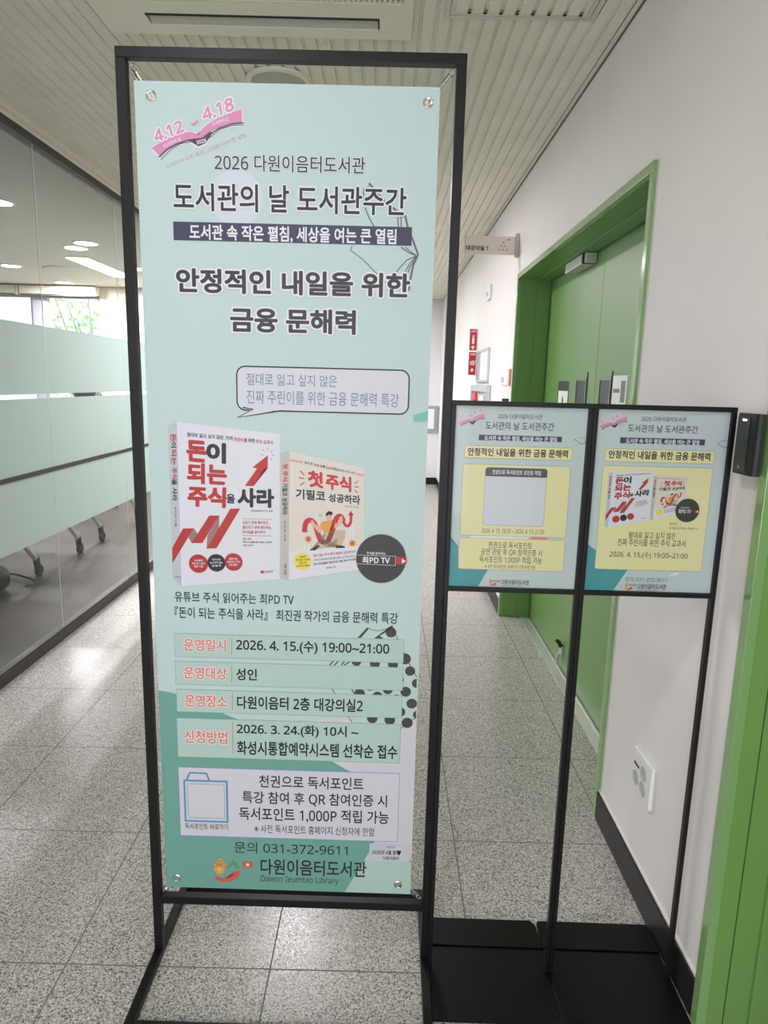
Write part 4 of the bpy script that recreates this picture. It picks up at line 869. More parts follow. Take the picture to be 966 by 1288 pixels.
('t','library_logo',4,'greyink','Dawon Ieumteo Library',(128.2,399.8,171.6,403.4),0,None),
('p','white_fleck',2,'white',[(193.7,368.4),(203.4,360.7),(216.6,357.2),(212.3,364.8)])]

load_texts([it[4] for it in BANNER_PRINT + POSTER_PRINT_A + POSTER_PRINT_B if it[0] == 't'] + ['대강의실 1', '소화기', '소화전', '⧉'])

# ------------------------------------------------------------------ room shell
struct('floor', MB().box(XL - 0.01, YBACK, -0.1, 1.2, YEND + 0.2, 0.0), M_FLOOR)

# ribbed acoustic ceiling (50 mm ribs running along the corridor)
def ribbed(mb, x0, x1, y0, y1, z, mi=0):
    per, gw, gd, ph = 0.05, 0.014, 0.0075, 0.0215
    xs = [(x0, 0.0)]
    k0 = math.ceil((x0 - ph) / per); k = k0
    while ph + k * per + gw < x1:
        a = ph + k * per
        if a > x0 + 0.001: xs += [(a, 0.0), (a + 0.0015, gd), (a + gw - 0.0015, gd), (a + gw, 0.0)]
        k += 1
    xs.append((x1, 0.0))
    vs = []; fs = []
    for x, d in xs: vs += [(x, y0, z + d), (x, y1, z + d)]
    for i in range(len(xs) - 1): fs.append((2 * i, 2 * i + 1, 2 * i + 3, 2 * i + 2))
    mb.add(vs, fs, mi)
cm = MB()
ribbed(cm, XL - 0.02, XR + 0.01, YBACK, YEND + 0.1, CEIL)
cm.box(XL - 0.02, YBACK, CEIL + 0.009, XR + 0.3, YEND + 0.2, CEIL + 0.12)
struct('ceiling', cm, M_CEIL)
# ceiling edge mouldings; the right one's dark strip is a painted shadow line
struct('trim_1', MB().box(XL + 0.002, YBACK, CEIL - 0.014, XL + 0.05, YEND, CEIL - 0.0005).box(XL + 0.002, YBACK, CEIL - 0.026, XL + 0.022, YEND, CEIL - 0.014), M_ACP)
struct('trim_2', MB().box(XR - 0.020, YBACK, CEIL - 0.004, XR - 0.005, YEND, CEIL - 0.0005).box(XR - 0.005, YBACK, CEIL - 0.010, XR - 0.0005, YEND, CEIL - 0.0005, 1), [M_ACP, mat('painted_shadow_line', PH(92, 88, 82), 0.6)])

# right wall, pierced by two doorways
FD0, FD1, FDH = 2.080, 4.138, 2.056     # far doorway (outer edges of its steel frame)
ND0, ND1, NDH = -0.72, 1.337, 2.056     # near doorway
T = 0.27
wm = MB()
wm.box(XR, YBACK, 0, XR + T, ND0, CEIL + 0.03)
wm.box(XR, ND0, NDH, XR + T, ND1, CEIL + 0.03)
wm.box(XR, ND1, 0, XR + T, FD0, CEIL + 0.03)
wm.box(XR, FD0, FDH, XR + T, FD1, CEIL + 0.03)
wm.box(XR, FD1, 0, XR + T, YEND + 0.1, CEIL + 0.03)
struct('wall_right', wm, M_WALL)
struct('wall_end', MB().box(XL - 0.1, YEND, 0, XR + T, YEND + 0.12, CEIL + 0.03), M_FARWALL)
def baseboard(name, y0, y1):
    struct(name, MB().box(XR - 0.010, y0, 0.0005, XR - 0.0003, y1, 0.098, 0, 0.0012).box(XR - 0.004, y0, 0.098, XR - 0.0003, y1, 0.106, 1), [M_BASE, M_WALL])
baseboard('baseboard_right', ND1 + 0.001, FD0 - 0.001)
baseboard('baseboard_far', FD1 + 0.001, YEND - 0.001)
struct('baseboard_end', MB().box(XL, YEND - 0.011, 0.0005, XR - 0.011, YEND - 0.0003, 0.1), M_BASE)

# steel doorways
def doorway(name, y0, y1, h, leaf_x, meet):
    r = sroot(name, (XR, (y0 + y1) / 2, 0))
    t = 0.026; o = 0.010
    f = MB()
    # face trim, jambs and head
    for a, b in ((y0 - 0.002, y0 + t), (y1 - t, y1 + 0.002)):
        f.box(XR - o, a, 0.001, XR + 0.012, b, h - t, 0, 0.0015)
    f.box(XR - o, y0 - 0.002, h - t, XR + 0.012, y1 + 0.002, h + 0.002, 0, 0.0015)
    part('face_trim', f, M_GREENTRIM, r); f = MB()
    f.box(XR + 0.012, y1 - t + 0.0005, 0.001, leaf_x + 0.06, y1 - 0.001, h - 0.001)
    f.box(XR + 0.012, y0 + 0.001, 0.001, leaf_x + 0.06, y0 + t - 0.0005, h - 0.001)
    f.box(XR + 0.012, y0 + t, h - t + 0.0005, leaf_x + 0.06, y1 - t, h - 0.001)
    fo = part('frame', f, M_GREEN, r)
    s = MB(); d0 = XR + 0.103
    s.box(d0, y1 - t - 0.009, 0.001, leaf_x - 0.002, y1 - t + 0.001, h - t, 0, 0.0015)
    s.box(d0, y0 + t - 0.001, 0.001, leaf_x - 0.002, y0 + t + 0.009, h - t, 0, 0.0015)
    s.box(d0, y0 + t, h - t - 0.009, leaf_x - 0.002, y1 - t, h - t + 0.001, 0, 0.0015)
    part('stop', s, M_GREEN, r)
    return r
LX = 0.925
d1 = doorway('door_1', FD0, FD1, FDH, LX, True)
mid = 3.103; ly0, ly1 = FD0 + 0.030, FD1 - 0.030; lt = FDH - 0.036
for a, b in ((ly0, mid - 0.002), (mid + 0.002, ly1)):
    part('leaf', MB().box(LX, a, 0.012, LX + 0.045, b, lt, 0, 0.002), M_GREEN, d1)
part('backing', MB().box(LX + 0.05, FD0 + 0.03, 0.001, LX + 0.055, FD1 - 0.03, FDH - 0.03), M_GAP, d1)
part('sill', MB().box(LX - 0.058, FD0 + 0.027, 0.0005, LX - 0.004, FD1 - 0.027, 0.006, 0, 0.001).box(LX - 0.012, FD0 + 0.027, 0.006, LX - 0.004, FD1 - 0.027, 0.009), mat('sill_metal', PH(196, 195, 195), 0.28, 0.6), d1, label='bright aluminium door sill')
def lite(y0, y1):
    w = MB(); fr = 0.012
    z0, z1 = 0.93, 1.468
    w.box(LX - 0.006, y0, z0, LX - 0.0004, y0 + fr, z1); w.box(LX - 0.006, y1 - fr, z0, LX - 0.0004, y1, z1)
    w.box(LX - 0.006, y0 + fr, z1 - fr, LX - 0.0004, y1 - fr, z1); w.box(LX - 0.006, y0 + fr, z0, LX - 0.0004, y1 - fr, z0 + fr)
    o = part('vision_panel', w, mat('vision_frame', PH(118, 118, 106), 0.4), d1)
    part('pane', MB().box(LX - 0.0030, y0 + fr, z0 + fr, LX - 0.0006, y1 - fr, z1 - fr), mat('dark_door_glass', PH(48, 54, 60), 0.35, 0, 0.25), o)
    part('edge_bead', MB().box(LX - 0.004, y0 - 0.003, z0 - 0.03, LX - 0.0004, y0 - 0.001, z1 + 0.025), M_GREENLINE, o)
lite(3.225, 3.405); lite(2.872, 3.032)
cl = part('door_closer', MB().box(LX - 0.062, 3.262, 1.972, LX - 0.001, 3.545, 2.018, 0, 0.004), M_ALUP, d1)
part('closer_arm', MB().box(LX - 0.050, 3.222, 1.976, LX - 0.002, 3.262, 2.018, 0, 0.003), M_ALUP, cl)
part('closer_end_cap', MB().box(LX - 0.058, 3.252, 1.974, LX - 0.002, 3.2615, 2.02), M_BLACK3, cl)
ks = part('door_stop', MB().tube([(LX - 0.002, 3.30, 0.09), (LX - 0.02, 3.30, 0.085), (LX - 0.026, 3.295, 0.06), (LX - 0.024, 3.29, 0.035)], 0.008, 8).box(LX - 0.01, 3.275, 0.075, LX - 0.0005, 3.325, 0.13), M_GREYP, d1, True)
part('rubber_tip', MB().tube([(LX - 0.006, 3.30, 0.125), (LX - 0.02, 3.30, 0.15), (LX - 0.03, 3.31, 0.155)], 0.010, 8), M_RUBBER, ks, True)

d2 = doorway('door_2', ND0, ND1, NDH, LX, False)
for a, b in ((ND0 + 0.03, 0.306), (0.31, ND1 - 0.030)):
    part('leaf', MB().box(LX, a, 0.012, LX + 0.045, b, NDH - 0.036, 0, 0.002), M_GREEN, d2)
part('seam', MB().box(XR + 0.048, ND1 - 0.0275, 0.001, XR + 0.0495, ND1 - 0.0262, NDH - 0.03), M_GREENLINE, d2)
part('sill', MB().box(LX - 0.058, ND0 + 0.027, 0.0005, LX - 0.004, ND1 - 0.037, 0.006), M_ALU, d2)

# ------------------------------------------------------------------ left glass wall
beam = struct('trim_3', MB().box(XL - 0.035, YBACK, 2.507, XL + 0.018, YEND, CEIL - 0.027, 0, 0.002), M_DARKALU)
track = struct('trim_4', MB().box(XL - 0.035, YBACK, 0.0005, XL + 0.018, YEND, 0.058, 0, 0.002).box(XL + 0.006, YBACK, 0.058, XL + 0.016, YEND, 0.066, 0), M_DARKALU)
edges = [3.565 + k * 1.0 for k in range(-6, 7)]
edges = [YBACK] + [e for e in edges if YBACK + .2 < e < YEND - .3] + [YEND]
for k in range(len(edges) - 1):
    a, b = edges[k] + 0.0013, edges[k + 1] - 0.0013
    w = sroot('window_%d' % (k + 1), (XL, (a + b) / 2, 0))
    part('pane', MB().box(XL - 0.006, a, 0.058, XL + 0.004, b, 2.507), M_GLASS, w)
    for z0, z1 in ((0.590, 0.922), (0.947, 1.302), (1.324, 1.659)):
        part('frosted_film', MB().box(XL + 0.0046, a + 0.001, z0, XL + 0.0054, b - 0.001, z1), M_FILM, w)
    part('door_rail', MB().box(XL + 0.0046, a, 0.9235, XL + 0.012, b, 0.9455), M_DARKALU, w)
    if k: part('joint', MB().box(XL + 0.0012, edges[k] - 0.0013, 0.058, XL + 0.0044, edges[k] + 0.0013, 2.507), M_SEAL, w)

# ------------------------------------------------------------------ meeting room behind the glass
RW = 9.4; RX = -8.4
struct('floor_meeting_room', MB().box(RX - 0.1, -2.0, -0.1, XL - 0.012, RW + 0.2, 0.0), M_ROOMF)
struct('ceiling_meeting_room', MB().box(RX - 0.1, -2.0, CEIL, XL - 0.021, RW + 0.2, CEIL + 0.1), M_ROOMC)
struct('wall_left', MB().box(RX - 0.1, -2.0, 0, RX, RW + 0.2, CEIL), M_CREAM)
struct('wall_back', MB().box(RX, -2.1, 0, XL - 0.05, -2.0, CEIL), M_CREAM)
# window wall: sill height wall, piers and lintel with two openings
wr_ = MB()
wins = [(-7.3, -4.74, 0.92, 2.46), (-4.58, -3.84, 0.92, 2.46)]
wr_.box(RX, RW, 0, XL - 0.05, RW + 0.18, 0.92)
wr_.box(RX, RW, 2.46, XL - 0.05, RW + 0.18, CEIL)
wr_.box(RX, RW, 0.92, -7.3, RW + 0.18, 2.46)
wr_.box(-3.84, RW, 0.92, XL - 0.05, RW + 0.18, 2.46)
struct('wall_window_side', wr_, M_CREAM)
struct('trim_5', MB().box(-4.74, RW + 0.02, 0.92, -4.58, RW + 0.12, 2.46, 0, 0.004), mat('grey_mullion', PH(150, 152, 158), 0.5))
struct('trim_6', MB().box(-3.30, RW - 0.05, 0.0, -3.22, RW - 0.001, CEIL - 0.12).box(-3.22, RW - 0.035, 0, -1.85, RW - 0.001, CEIL - 0.18), mat('pale_panel', PH(204, 200, 192), 0.6))
for k, (x0, x1, z0, z1) in enumerate(wins):
    w = sroot('window_%d' % (40 + k), ((x0 + x1) / 2, RW + 0.08, z0))
    f = MB(); t = 0.035
    f.box(x0, RW + 0.05, z0, x0 + t, RW + 0.11, z1); f.box(x1 - t, RW + 0.05, z0, x1, RW + 0.11, z1)
    f.box(x0 + t, RW + 0.05, z0, x1 - t, RW + 0.11, z0 + t); f.box(x0 + t, RW + 0.05, z1 - t, x1 - t, RW + 0.11, z1)
    part('frame', f, M_GREYP, w)
    part('pane', MB().box(x0 + t, RW + 0.078, z0 + t, x1 - t, RW + 0.084, z1 - t), M_GLASS, w)
for k, (x0, x1, lab) in enumerate(((-7.3, -4.86, 'long rolled-up beige roller blind over the wide window'), (-4.84, -3.83, 'short rolled-up beige roller blind beside the cream pier'))):
    b = thing('roller_blind', lab, 'blind', ((x0 + x1) / 2, RW - 0.06, 2.45), 'roller blinds over the meeting room windows')
    part('cassette', MB().box(x0, RW - 0.11, 2.455, x1, RW - 0.004, 2.562, 0, 0.008), mat('beige_blind', PH(204, 196, 180), 0.7), b)
    part('end_bracket', MB().box(x1 - 0.03, RW - 0.118, 2.44, x1, RW - 0.112, 2.566), M_GREYP, b)
    part('bottom_bar', MB().box(x0 + 0.01, RW - 0.09, 2.437, x1 - 0.04, RW - 0.06, 2.4545), mat('blind_bar', PH(96, 90, 84), 0.6), b)

# ceiling lights
def downlight(x, y, z, label, power, group, r=0.095, col=(1, 0.935, 1.0)):
    t = thing('ceiling_light', label, 'ceiling light', (x, y, z), group)
    part('rim', MB().lathe([(r, -0.0005), (r + 0.018, -0.0005), (r + 0.016, -0.007), (r, -0.009), (r, -0.0005)], (x, y, z), (0, 0, 1), 28), M_WHITEP, t, True)
    part('diffuser', MB().lathe([(r - 0.001, -0.0008), (r - 0.001, -0.004)], (x, y, z), (0, 0, 1), 28), M_LAMP, t)
    if power: light_area('lamp', (0, 0, -0.012), 2 * r, power, col, (0, 0, 0), t)
    return t
CORR = [(-0.60, 4.45, 'corridor ceiling downlight nearest behind the tall banner', 14), (-0.60, 6.6, 'middle corridor downlight beyond the tall banner', 8),
        (-0.60, 8.6, 'farthest corridor downlight by the end wall', 6), (-0.62, 0.35, 'added unseen downlight overhead before the ceiling air conditioner', 4),
        (-0.60, -1.5, 'added unseen downlight farthest behind the banner front', 12)]  # last two are out of view, added to light the banner front
for x, y, lab, p_ in CORR: downlight(x, y, CEIL, lab, p_, 'corridor downlights')
near = ['nearest the glass partition', 'deeper inside the room']
rank = ['closest to the tall banner', 'second along its row', 'third along its row', 'by the window wall']
for i, x in enumerate((-2.70, -4.12)):
    for j, y in enumerate((4.98, 6.38, 7.78, 9.02)):
        downlight(x, y, CEIL, 'meeting room downlight %s, %s' % (near[i], rank[j]), 20, 'meeting room downlights')
pl = thing('panel_light', 'long rectangular ceiling light panel in the meeting room', 'ceiling light', (-3.1, 7.75, CEIL))
part('frame', MB().box(-3.24, 7.12, CEIL - 0.008, -3.0, 8.40, CEIL - 0.0005), M_WHITEP, pl)
part('diffuser', MB().box(-3.225, 7.135, CEIL - 0.011, -3.015, 8.385, CEIL - 0.0081), M_LAMP, pl)
light_area('lamp', (-0.02, 0.01, -0.02), 0.2, 24, (1, 0.96, 0.97), (0, 0, 0), pl, 'RECTANGLE', 1.2)
rs = thing('ceiling_diffuser', 'faint round air diffuser in the meeting room ceiling', 'air vent', (-3.62, 7.9, CEIL))
part('ring', MB().lathe([(0.16, -0.0005), (0.2, -0.0005), (0.19, -0.012), (0.165, -0.01)], (-3.62, 7.9, CEIL), (0, 0, 1), 32), M_ROOMC, rs, True)
part('core', MB().lathe([(0.10, -0.0005), (0.12, -0.012), (0.0, -0.016)], (-3.62, 7.9, CEIL), (0, 0, 1), 32), M_ROOMC, rs, True)

# flip-top tables nested along the glass
def folding_table(y, label):
    r = thing('folding_table', label, 'table', (-3.1, y, 0), 'nested folding tables behind the glass')
    part('table_top', MB().box(-3.80, y - 0.70, 0.70, -2.42, y - 0.672, 1.18, 0, 0.004), M_TABLE, r)
    part('hinge_rail', MB().box(-3.72, y - 0.672, 0.72, -2.48, y - 0.64, 0.75), M_DARKALU, r)
    for x in (-3.72, -2.47):
        part('leg', MB().tube([(x, y, 0.125), (x, y - 0.62, 0.69), (x, y - 0.655, 0.735)], 0.018, 10), M_LEG, r, True)
        b = part('foot', MB().tube([(x, y + 0.012, 0.075), (x, y, 0.14)], 0.024, 8), M_RUBBER, r)
        part('caster', MB().lathe([(0.012, -0.016), (0.036, -0.016), (0.036, 0.016), (0.012, 0.016)], (x, y + 0.03, 0.0365), (1, 0, 0), 16).box(x - 0.02, y + 0.006, 0.04, x + 0.02, y + 0.034, 0.078), M_RUBBER, b)
for y, lab in ((4.72, 'folded nesting table at the front of its row behind the glass'), (5.39, 'folded nesting table second in its row behind the glass'),
               (5.83, 'folded nesting table third in its row behind the glass'), (6.70, 'folded nesting table last in its row behind the glass')):
    folding_table(y, lab)
# high-backed chair whose rounded top shows in the clear strip
ch = thing('office_chair', 'black high-backed office chair seen through the clear strip', 'chair', (-3.27, 7.5, 0))
part('backrest', MB().lathe([(0.02, 0), (0.2, 0.02), (0.235, 0.3), (0.235, 0.6), (0.2, 0.62), (0.0, 0.66)], (-3.27, 7.5, 0.50), (0, 0, 1), 24), M_BLACK3, ch, True).scale = (1, 0.3, 1)
hr = part('headrest', MB().lathe([(0.0, -0.1), (0.07, -0.085), (0.12, 0.0), (0.105, 0.05), (0.07, 0.085), (0.0, 0.1)], (-3.27, 7.5, 1.234), (0, 0, 1), 24), M_BLACK3, ch, True)
part('headrest_stem', MB().box(-3.30, 7.47, 1.05, -3.24, 7.5, 1.2), M_BLACK3, ch)
part('seat', MB().box(-3.52, 7.2, 0.42, -3.02, 7.66, 0.5, 0, 0.03), M_BLACK3, ch, True)
part('column', MB().tube([(-3.27, 7.45, 0.08), (-3.27, 7.45, 0.43)], 0.03), M_STEEL, ch, True)
bs = MB()
for k in range(5): bs.tube([(-3.27, 7.45, 0.1), (-3.27 + 0.3 * cos(2 * pi * k / 5), 7.45 + 0.3 * sin(2 * pi * k / 5), 0.06)], 0.022, 8)
part('star_base', bs, M_BLACK3, ch, True)
for k in range(5):
    part('caster', MB().lathe([(0.03, -0.02), (0.03, 0.02)], (-3.27 + 0.3 * cos(2 * pi * k / 5), 7.45 + 0.3 * sin(2 * pi * k / 5), 0.0305), (1, 0, 0), 14), M_RUBBER, ch)
# dark bag on the meeting room floor
bg = thing('bag', 'dark grey bag slumped on the floor behind the glass', 'bag', (-2.62, 4.35, 0))
bb = bmesh.new(); bmesh.ops.create_icosphere(bb, subdivisions=3, radius=1)
for v in bb.verts:
    c = v.co; k = 1 + 0.12 * sin(5 * c.x + 2) * cos(4 * c.y)
    v.co = Vector((-2.65 + c.x * 0.2 * k, 4.3 + c.y * 0.17 * k, max(0.001, 0.085 + c.z * 0.115 * k)))
part('body', MB().bm(bb), mat('dark_fabric', PH(30, 31, 34), 0.85), bg, True)
part('strap', MB().tube(smooth_pts3 if False else [(-2.56, 4.36, 0.12), (-2.46, 4.42, 0.10), (-2.38, 4.47, 0.055), (-2.36, 4.50, 0.012), (-2.42, 4.46, 0.008)], 0.007, 8), M_RUBBER, bg, True)

# outside: apartment block and blossoming tree
ab = thing('apartment_building', 'white building outside the meeting room windows', 'building', (-9, 24, -6))
part('wall', MB().box(-22, 22, -6, 4, 30, 14), mat('bright_facade', PH(236, 238, 242), 0.8), ab)
wm_ = mat('building_glass', PH(196, 210, 226), 0.3)
for i in range(6):
    for j in range(3):
        x = -15.2 + i * 2.6; z = 0.6 + j * 1.75
        o = part('window', MB().box(x, 21.94, z, x + 1.3, 21.995, z + 0.95), mat('white_window_frame', PH(225, 228, 232), 0.6), ab)
        part('pane', MB().box(x + 0.06, 21.92, z + 0.06, x + 0.62, 21.938, z + 0.89).box(x + 0.68, 21.92, z + 0.06, x + 1.24, 21.938, z + 0.89), wm_, o)
tr = thing('blossom_tree', 'young tree with green leaves and pink blossom outside', 'tree', (-5.6, 13.5, -3))
tk = MB().tube([(-5.6, 13.5, -3), (-5.55, 13.5, -1), (-5.65, 13.5, 0.8)], [0.09, 0.07, 0.05], 8)
lf = MB(); fl_ = MB()
for k in range(26):
    a = random.uniform(0, 6.28); r_ = random.uniform(0.4, 1.1); top = Vector((-5.6 + cos(a) * r_, 13.5 + sin(a) * r_ * 0.8, random.uniform(1.3, 3.2)))
    p0 = Vector((-5.62, 13.5, random.uniform(0.0, 0.8)))
    tk.tube([p0, p0.lerp(top, .5) + Vector((0, 0, .15)), top], [0.018, 0.011, 0.004], 5)
    for j in range(60):
        c = p0.lerp(top, random.uniform(.35, 1.05)) + Vector((random.gauss(0, .13), random.gauss(0, .13), random.gauss(0, .13)))
        d = Vector((random.gauss(0, 1), random.gauss(0, 1), random.gauss(0, 1))).normalized() * 0.045; e = d.cross(Vector((random.gauss(0, 1), 1, .3))).normalized() * 0.03
        (fl_ if (c.z < 1.9 and random.random() < .45) else lf).add([c - d, c + e, c + d, c - e], [(0, 1, 2, 3)])
part('trunk', tk, mat('bark', PH(120, 100, 88), 0.9), tr)
o = part('foliage', lf, mat('spring_leaf', PH(170, 205, 140), 0.6), tr); o['kind'] = 'stuff'
o = part('blossom', fl_, mat('pink_blossom', PH(236, 190, 205), 0.6), tr); o['kind'] = 'stuff'
struct('ground', MB().box(-40, RW + 0.3, -6.2, 20, 60, -6.0), mat('ground', PH(170, 168, 164), 0.9))

# ------------------------------------------------------------------ things on the ceiling
ac = thing('ceiling_air_conditioner', 'cream four-way cassette air conditioner set in the ceiling', 'air conditioner', (-0.45, 2.06, CEIL))
ax0, ax1, ay0, ay1, az = -0.955, 0.05, 1.55, 2.553, CEIL - 0.022
f = MB(); sx0, sx1, sy0, sy1 = -0.800, -0.054, 2.415, 2.487
# panel ring with a slot on each side
gx0, gx1, gy0, gy1 = ax0 + 0.20, ax1 - 0.03, ay0 + 0.20, 2.345
f.box(ax0, sy1, az, ax1, ay1, CEIL - 0.001, 0, 0.003); f.box(ax0, gy1, az, ax1, sy0, CEIL - 0.001)
f.box(ax0, sy0, az, sx0, sy1, CEIL - 0.001); f.box(sx1, sy0, az, ax1, sy1, CEIL - 0.001)
f.box(ax0, ay0, az, ax1, ay0 + 0.2, CEIL - 0.001); f.box(ax0, ay0 + 0.2, az, gx0, gy1, CEIL - 0.001); f.box(gx1, ay0 + 0.2, az, ax1, gy1, CEIL - 0.001)
part('fascia', f, M_ACP, ac)
part('outlet_recess', MB().box(sx0, sy0, CEIL - 0.004, sx1, sy1, CEIL - 0.001), M_GAP, ac)
part('outlet_gap_shade', MB().box(sx0, sy0, az + 0.0008, sx1, sy0 + 0.017, az + 0.003).box(sx1 - 0.005, sy0 + 0.006, az + 0.0008, sx1, sy1, az + 0.003), M_GAP, ac)  # black strips standing in for the shade in the gap by the louvre
part('louvre', MB().add([(sx0 + 0.004, sy0 + 0.020, az + 0.014), (sx1 - 0.006, sy0 + 0.020, az + 0.014), (sx1 - 0.004, sy1 - 0.001, az + 0.002), (sx0 + 0.004, sy1 - 0.001, az + 0.002),
     (sx0 + 0.004, sy0 + 0.020, az + 0.017), (sx1 - 0.004, sy0 + 0.020, az + 0.017), (sx1 - 0.004, sy1 - 0.001, az + 0.005), (sx0 + 0.004, sy1 - 0.001, az + 0.005)],
     [(0, 1, 2, 3), (4, 5, 6, 7), (0, 1, 5, 4), (2, 3, 7, 6), (1, 2, 6, 5), (0, 3, 7, 4)]), mat('louvre_plastic', PH(172, 169, 156), 0.5), ac)
g = MB(); g.box(gx0, ay0 + 0.2, az + 0.010, gx1, gy1, CEIL - 0.001, 1)
k = 0
while gx0 + 0.01 + k * 0.016 < gx1 - 0.012:
    x = gx0 + 0.01 + k * 0.016; g.box(x, ay0 + 0.21, az + 0.003, x + 0.010, gy1 - 0.012, az + 0.0098, 0); k += 1
g.box(gx0, gy1 - 0.012, az + 0.001, gx1, gy1 - 0.001, az + 0.0098, 0)
part('intake_grille', g, [M_ACP, mat('grille_shadow', PH(120, 118, 108), 0.7)], ac)

hx0, hx1, hy0, hy1 = 0.150, 0.628, 1.95, 2.436
h = thing('access_panel', 'square aluminium-edged access hatch in the ribbed ceiling', 'access panel', ((hx0 + hx1) / 2, (hy0 + hy1) / 2, CEIL))
f = MB(); t = 0.016; z0 = CEIL - 0.006
f.box(hx0, hy0, z0, hx0 + t, hy1, CEIL - 0.0005); f.box(hx1 - t, hy0, z0, hx1, hy1, CEIL - 0.0005)
f.box(hx0 + t, hy1 - t, z0, hx1 - t, hy1, CEIL - 0.0005); f.box(hx0 + t, hy0, z0, hx1 - t, hy0 + t, CEIL - 0.0005)
part('outer_frame', f, M_ALUP, h)
i0, i1, j0, j1 = hx0 + t + 0.002, hx1 - t - 0.002, hy0 + t + 0.002, hy1 - t - 0.002; t2 = 0.016
f = MB(); f.box(i0, j0, z0 + 0.001, i0 + t2, j1, CEIL - 0.0005); f.box(i1 - t2, j0, z0 + 0.001, i1, j1, CEIL - 0.0005)
f.box(i0 + t2, j1 - t2, z0 + 0.001, i1 - t2, j1, CEIL - 0.0005); f.box(i0 + t2, j0, z0 + 0.001, i1 - t2, j0 + t2, CEIL - 0.0005)
df = part('door_frame', f, M_ALUP, h)
p = MB(); ribbed(p, i0 + t2, i1 - t2, j0 + t2, j1 - t2, CEIL - 0.0035); part('hatch_panel', p, M_CEIL, h)
xx = 0.0215 + 0.05 * 4 
while xx < i1 - 0.03:
    part('rib_gap', MB().box(xx, j1 - t2 - 0.004, CEIL - 0.0068, xx + 0.011, j1 - t2 + 0.003, CEIL - 0.0036), M_GAP, h); xx += 0.05
sp = thing('ceiling_speaker', 'round white ceiling speaker just above the banner top', 'speaker', (-0.456, 2.94, CEIL))
part('rim', MB().lathe([(0.105, -0.001), (0.125, -0.001), (0.122, -0.010), (0.108, -0.014), (0.105, -0.006)], (-0.456, 2.94, CEIL), (0, 0, 1), 36), M_ACP, sp, True)
part('grille', MB().lathe([(0.104, -0.001), (0.104, -0.006), (0.0, -0.009)], (-0.456, 2.94, CEIL), (0, 0, 1), 36), mat('speaker_mesh', PH(160, 157, 146), 0.7), sp, True)

# ------------------------------------------------------------------ things on the right wall
# power outlet
XB = XR
ot = thing('power_outlet', 'white wall outlet plate with three round sockets above the black baseboard', 'power outlet', (XR, 1.738, 0.36))
part('plate', MB().box(XR - 0.012, 1.672, 0.300, XR - 0.0004, 1.805, 0.422, 0, 0.0035), M_WHITEP, ot)
for y, z in ((1.773, 0.340), (1.722, 0.381), (1.720, 0.336)):
    part('socket', MB().lathe([(0.0205, 0.0), (0.0205, 0.0012), (0.0175, 0.0016), (0.0165, 0.0003), (0, 0.0003)], (XR - 0.0122, y, z), (-1, 0, 0), 26), M_GREYP, ot, True)
for k in range(3):
    part('port', MB().box(XR - 0.0133, 1.782 - k * 0.013, 0.376, XR - 0.0122, 1.790 - k * 0.013, 0.383), M_GAP, ot)
# card reader
cr = thing('card_reader', 'black wall-mounted card reader with a white status light', 'card reader', (XR, 1.37, 1.32))
part('back_box', MB().box(0.7287, 1.350, 1.262, XR - 0.0005, 1.394, 1.375, 0, 0.003), M_BLACK2, cr)
cv = MB(); prof = [(0.7285, 1.398), (0.712, 1.398), (0.7115, 1.345), (0.713, 1.335), (0.7165, 1.329), (0.7215, 1.326), (0.7285, 1.3255)]
cv.prism([(x, y, 1.259) for x, y in prof], (0, 0, 0.121))
part('cover', cv, M_BLACK3, cr)
part('face_panel', MB().box(0.7098, 1.349, 1.266, 0.7113, 1.395, 1.374), M_BLACK2, cr)
part('status_light', MB().box(0.7086, 1.362, 1.3655, 0.7096, 1.375, 1.3685), M_LEDW, cr)
part('mark', letter_mesh('⧉', (0, 0, 6, 6), 0.0, lambda u, v: (0.7094, 1.376 - u / 1000, 1.2765 - v / 1000), (-1, 0, 0)), M_WPRINT, cr)
# hanging room sign
hs = thing('door_sign', 'small grey sign plate projecting from the wall above the green doors', 'sign', (XR, 4.2, 2.17))
sg = mat('sign_plate_grey', PH(212, 202, 198), 0.4)
pt_ = part('plate', MB().box(0.432, 4.196, 2.172, 0.722, 4.208, 2.273, 0, 0.001), sg, hs)
part('edge_strip', MB().box(0.425, 4.1955, 2.172, 0.4315, 4.2085, 2.273), mat('sign_orange', PH(228, 178, 150), 0.5), hs)
part('wall_bracket', MB().box(0.7225, 4.186, 2.160, XR - 0.0005, 4.218, 2.291, 0, 0.002), mat('bracket_grey', PH(176, 172, 168), 0.4), hs)
S2 = lambda u, v: (0.425 + u / 1000, 4.1952, 2.273 - v / 1000)
part('lettering', letter_mesh('대강의실 1', (13, 54, 139, 80), 0.03, S2), ink('black'), pt_)
em = MB(); emn = MB()
for rr, (cnt, v) in enumerate(((1, 34), (2, 52), (3, 72))):
    for k in range(cnt):
        u = 228 + (k - (cnt - 1) / 2) * 21
        em.add([S2(u - 8, v + 8), S2(u, v - 8), S2(u + 8, v + 8), S2(u + 4.5, v + 8), S2(u, v - 1), S2(u - 4.5, v + 8)], [(0, 1, 4, 5), (1, 2, 3, 4)])
part('emblem', em, mat('sign_brown', PH(150, 120, 110), 0.5), pt_)
part('mark', MB().add([S2(250, 16), S2(263, 14), S2(262, 20), S2(252, 22)], [(0, 1, 2, 3)]), ink('plum'), pt_)
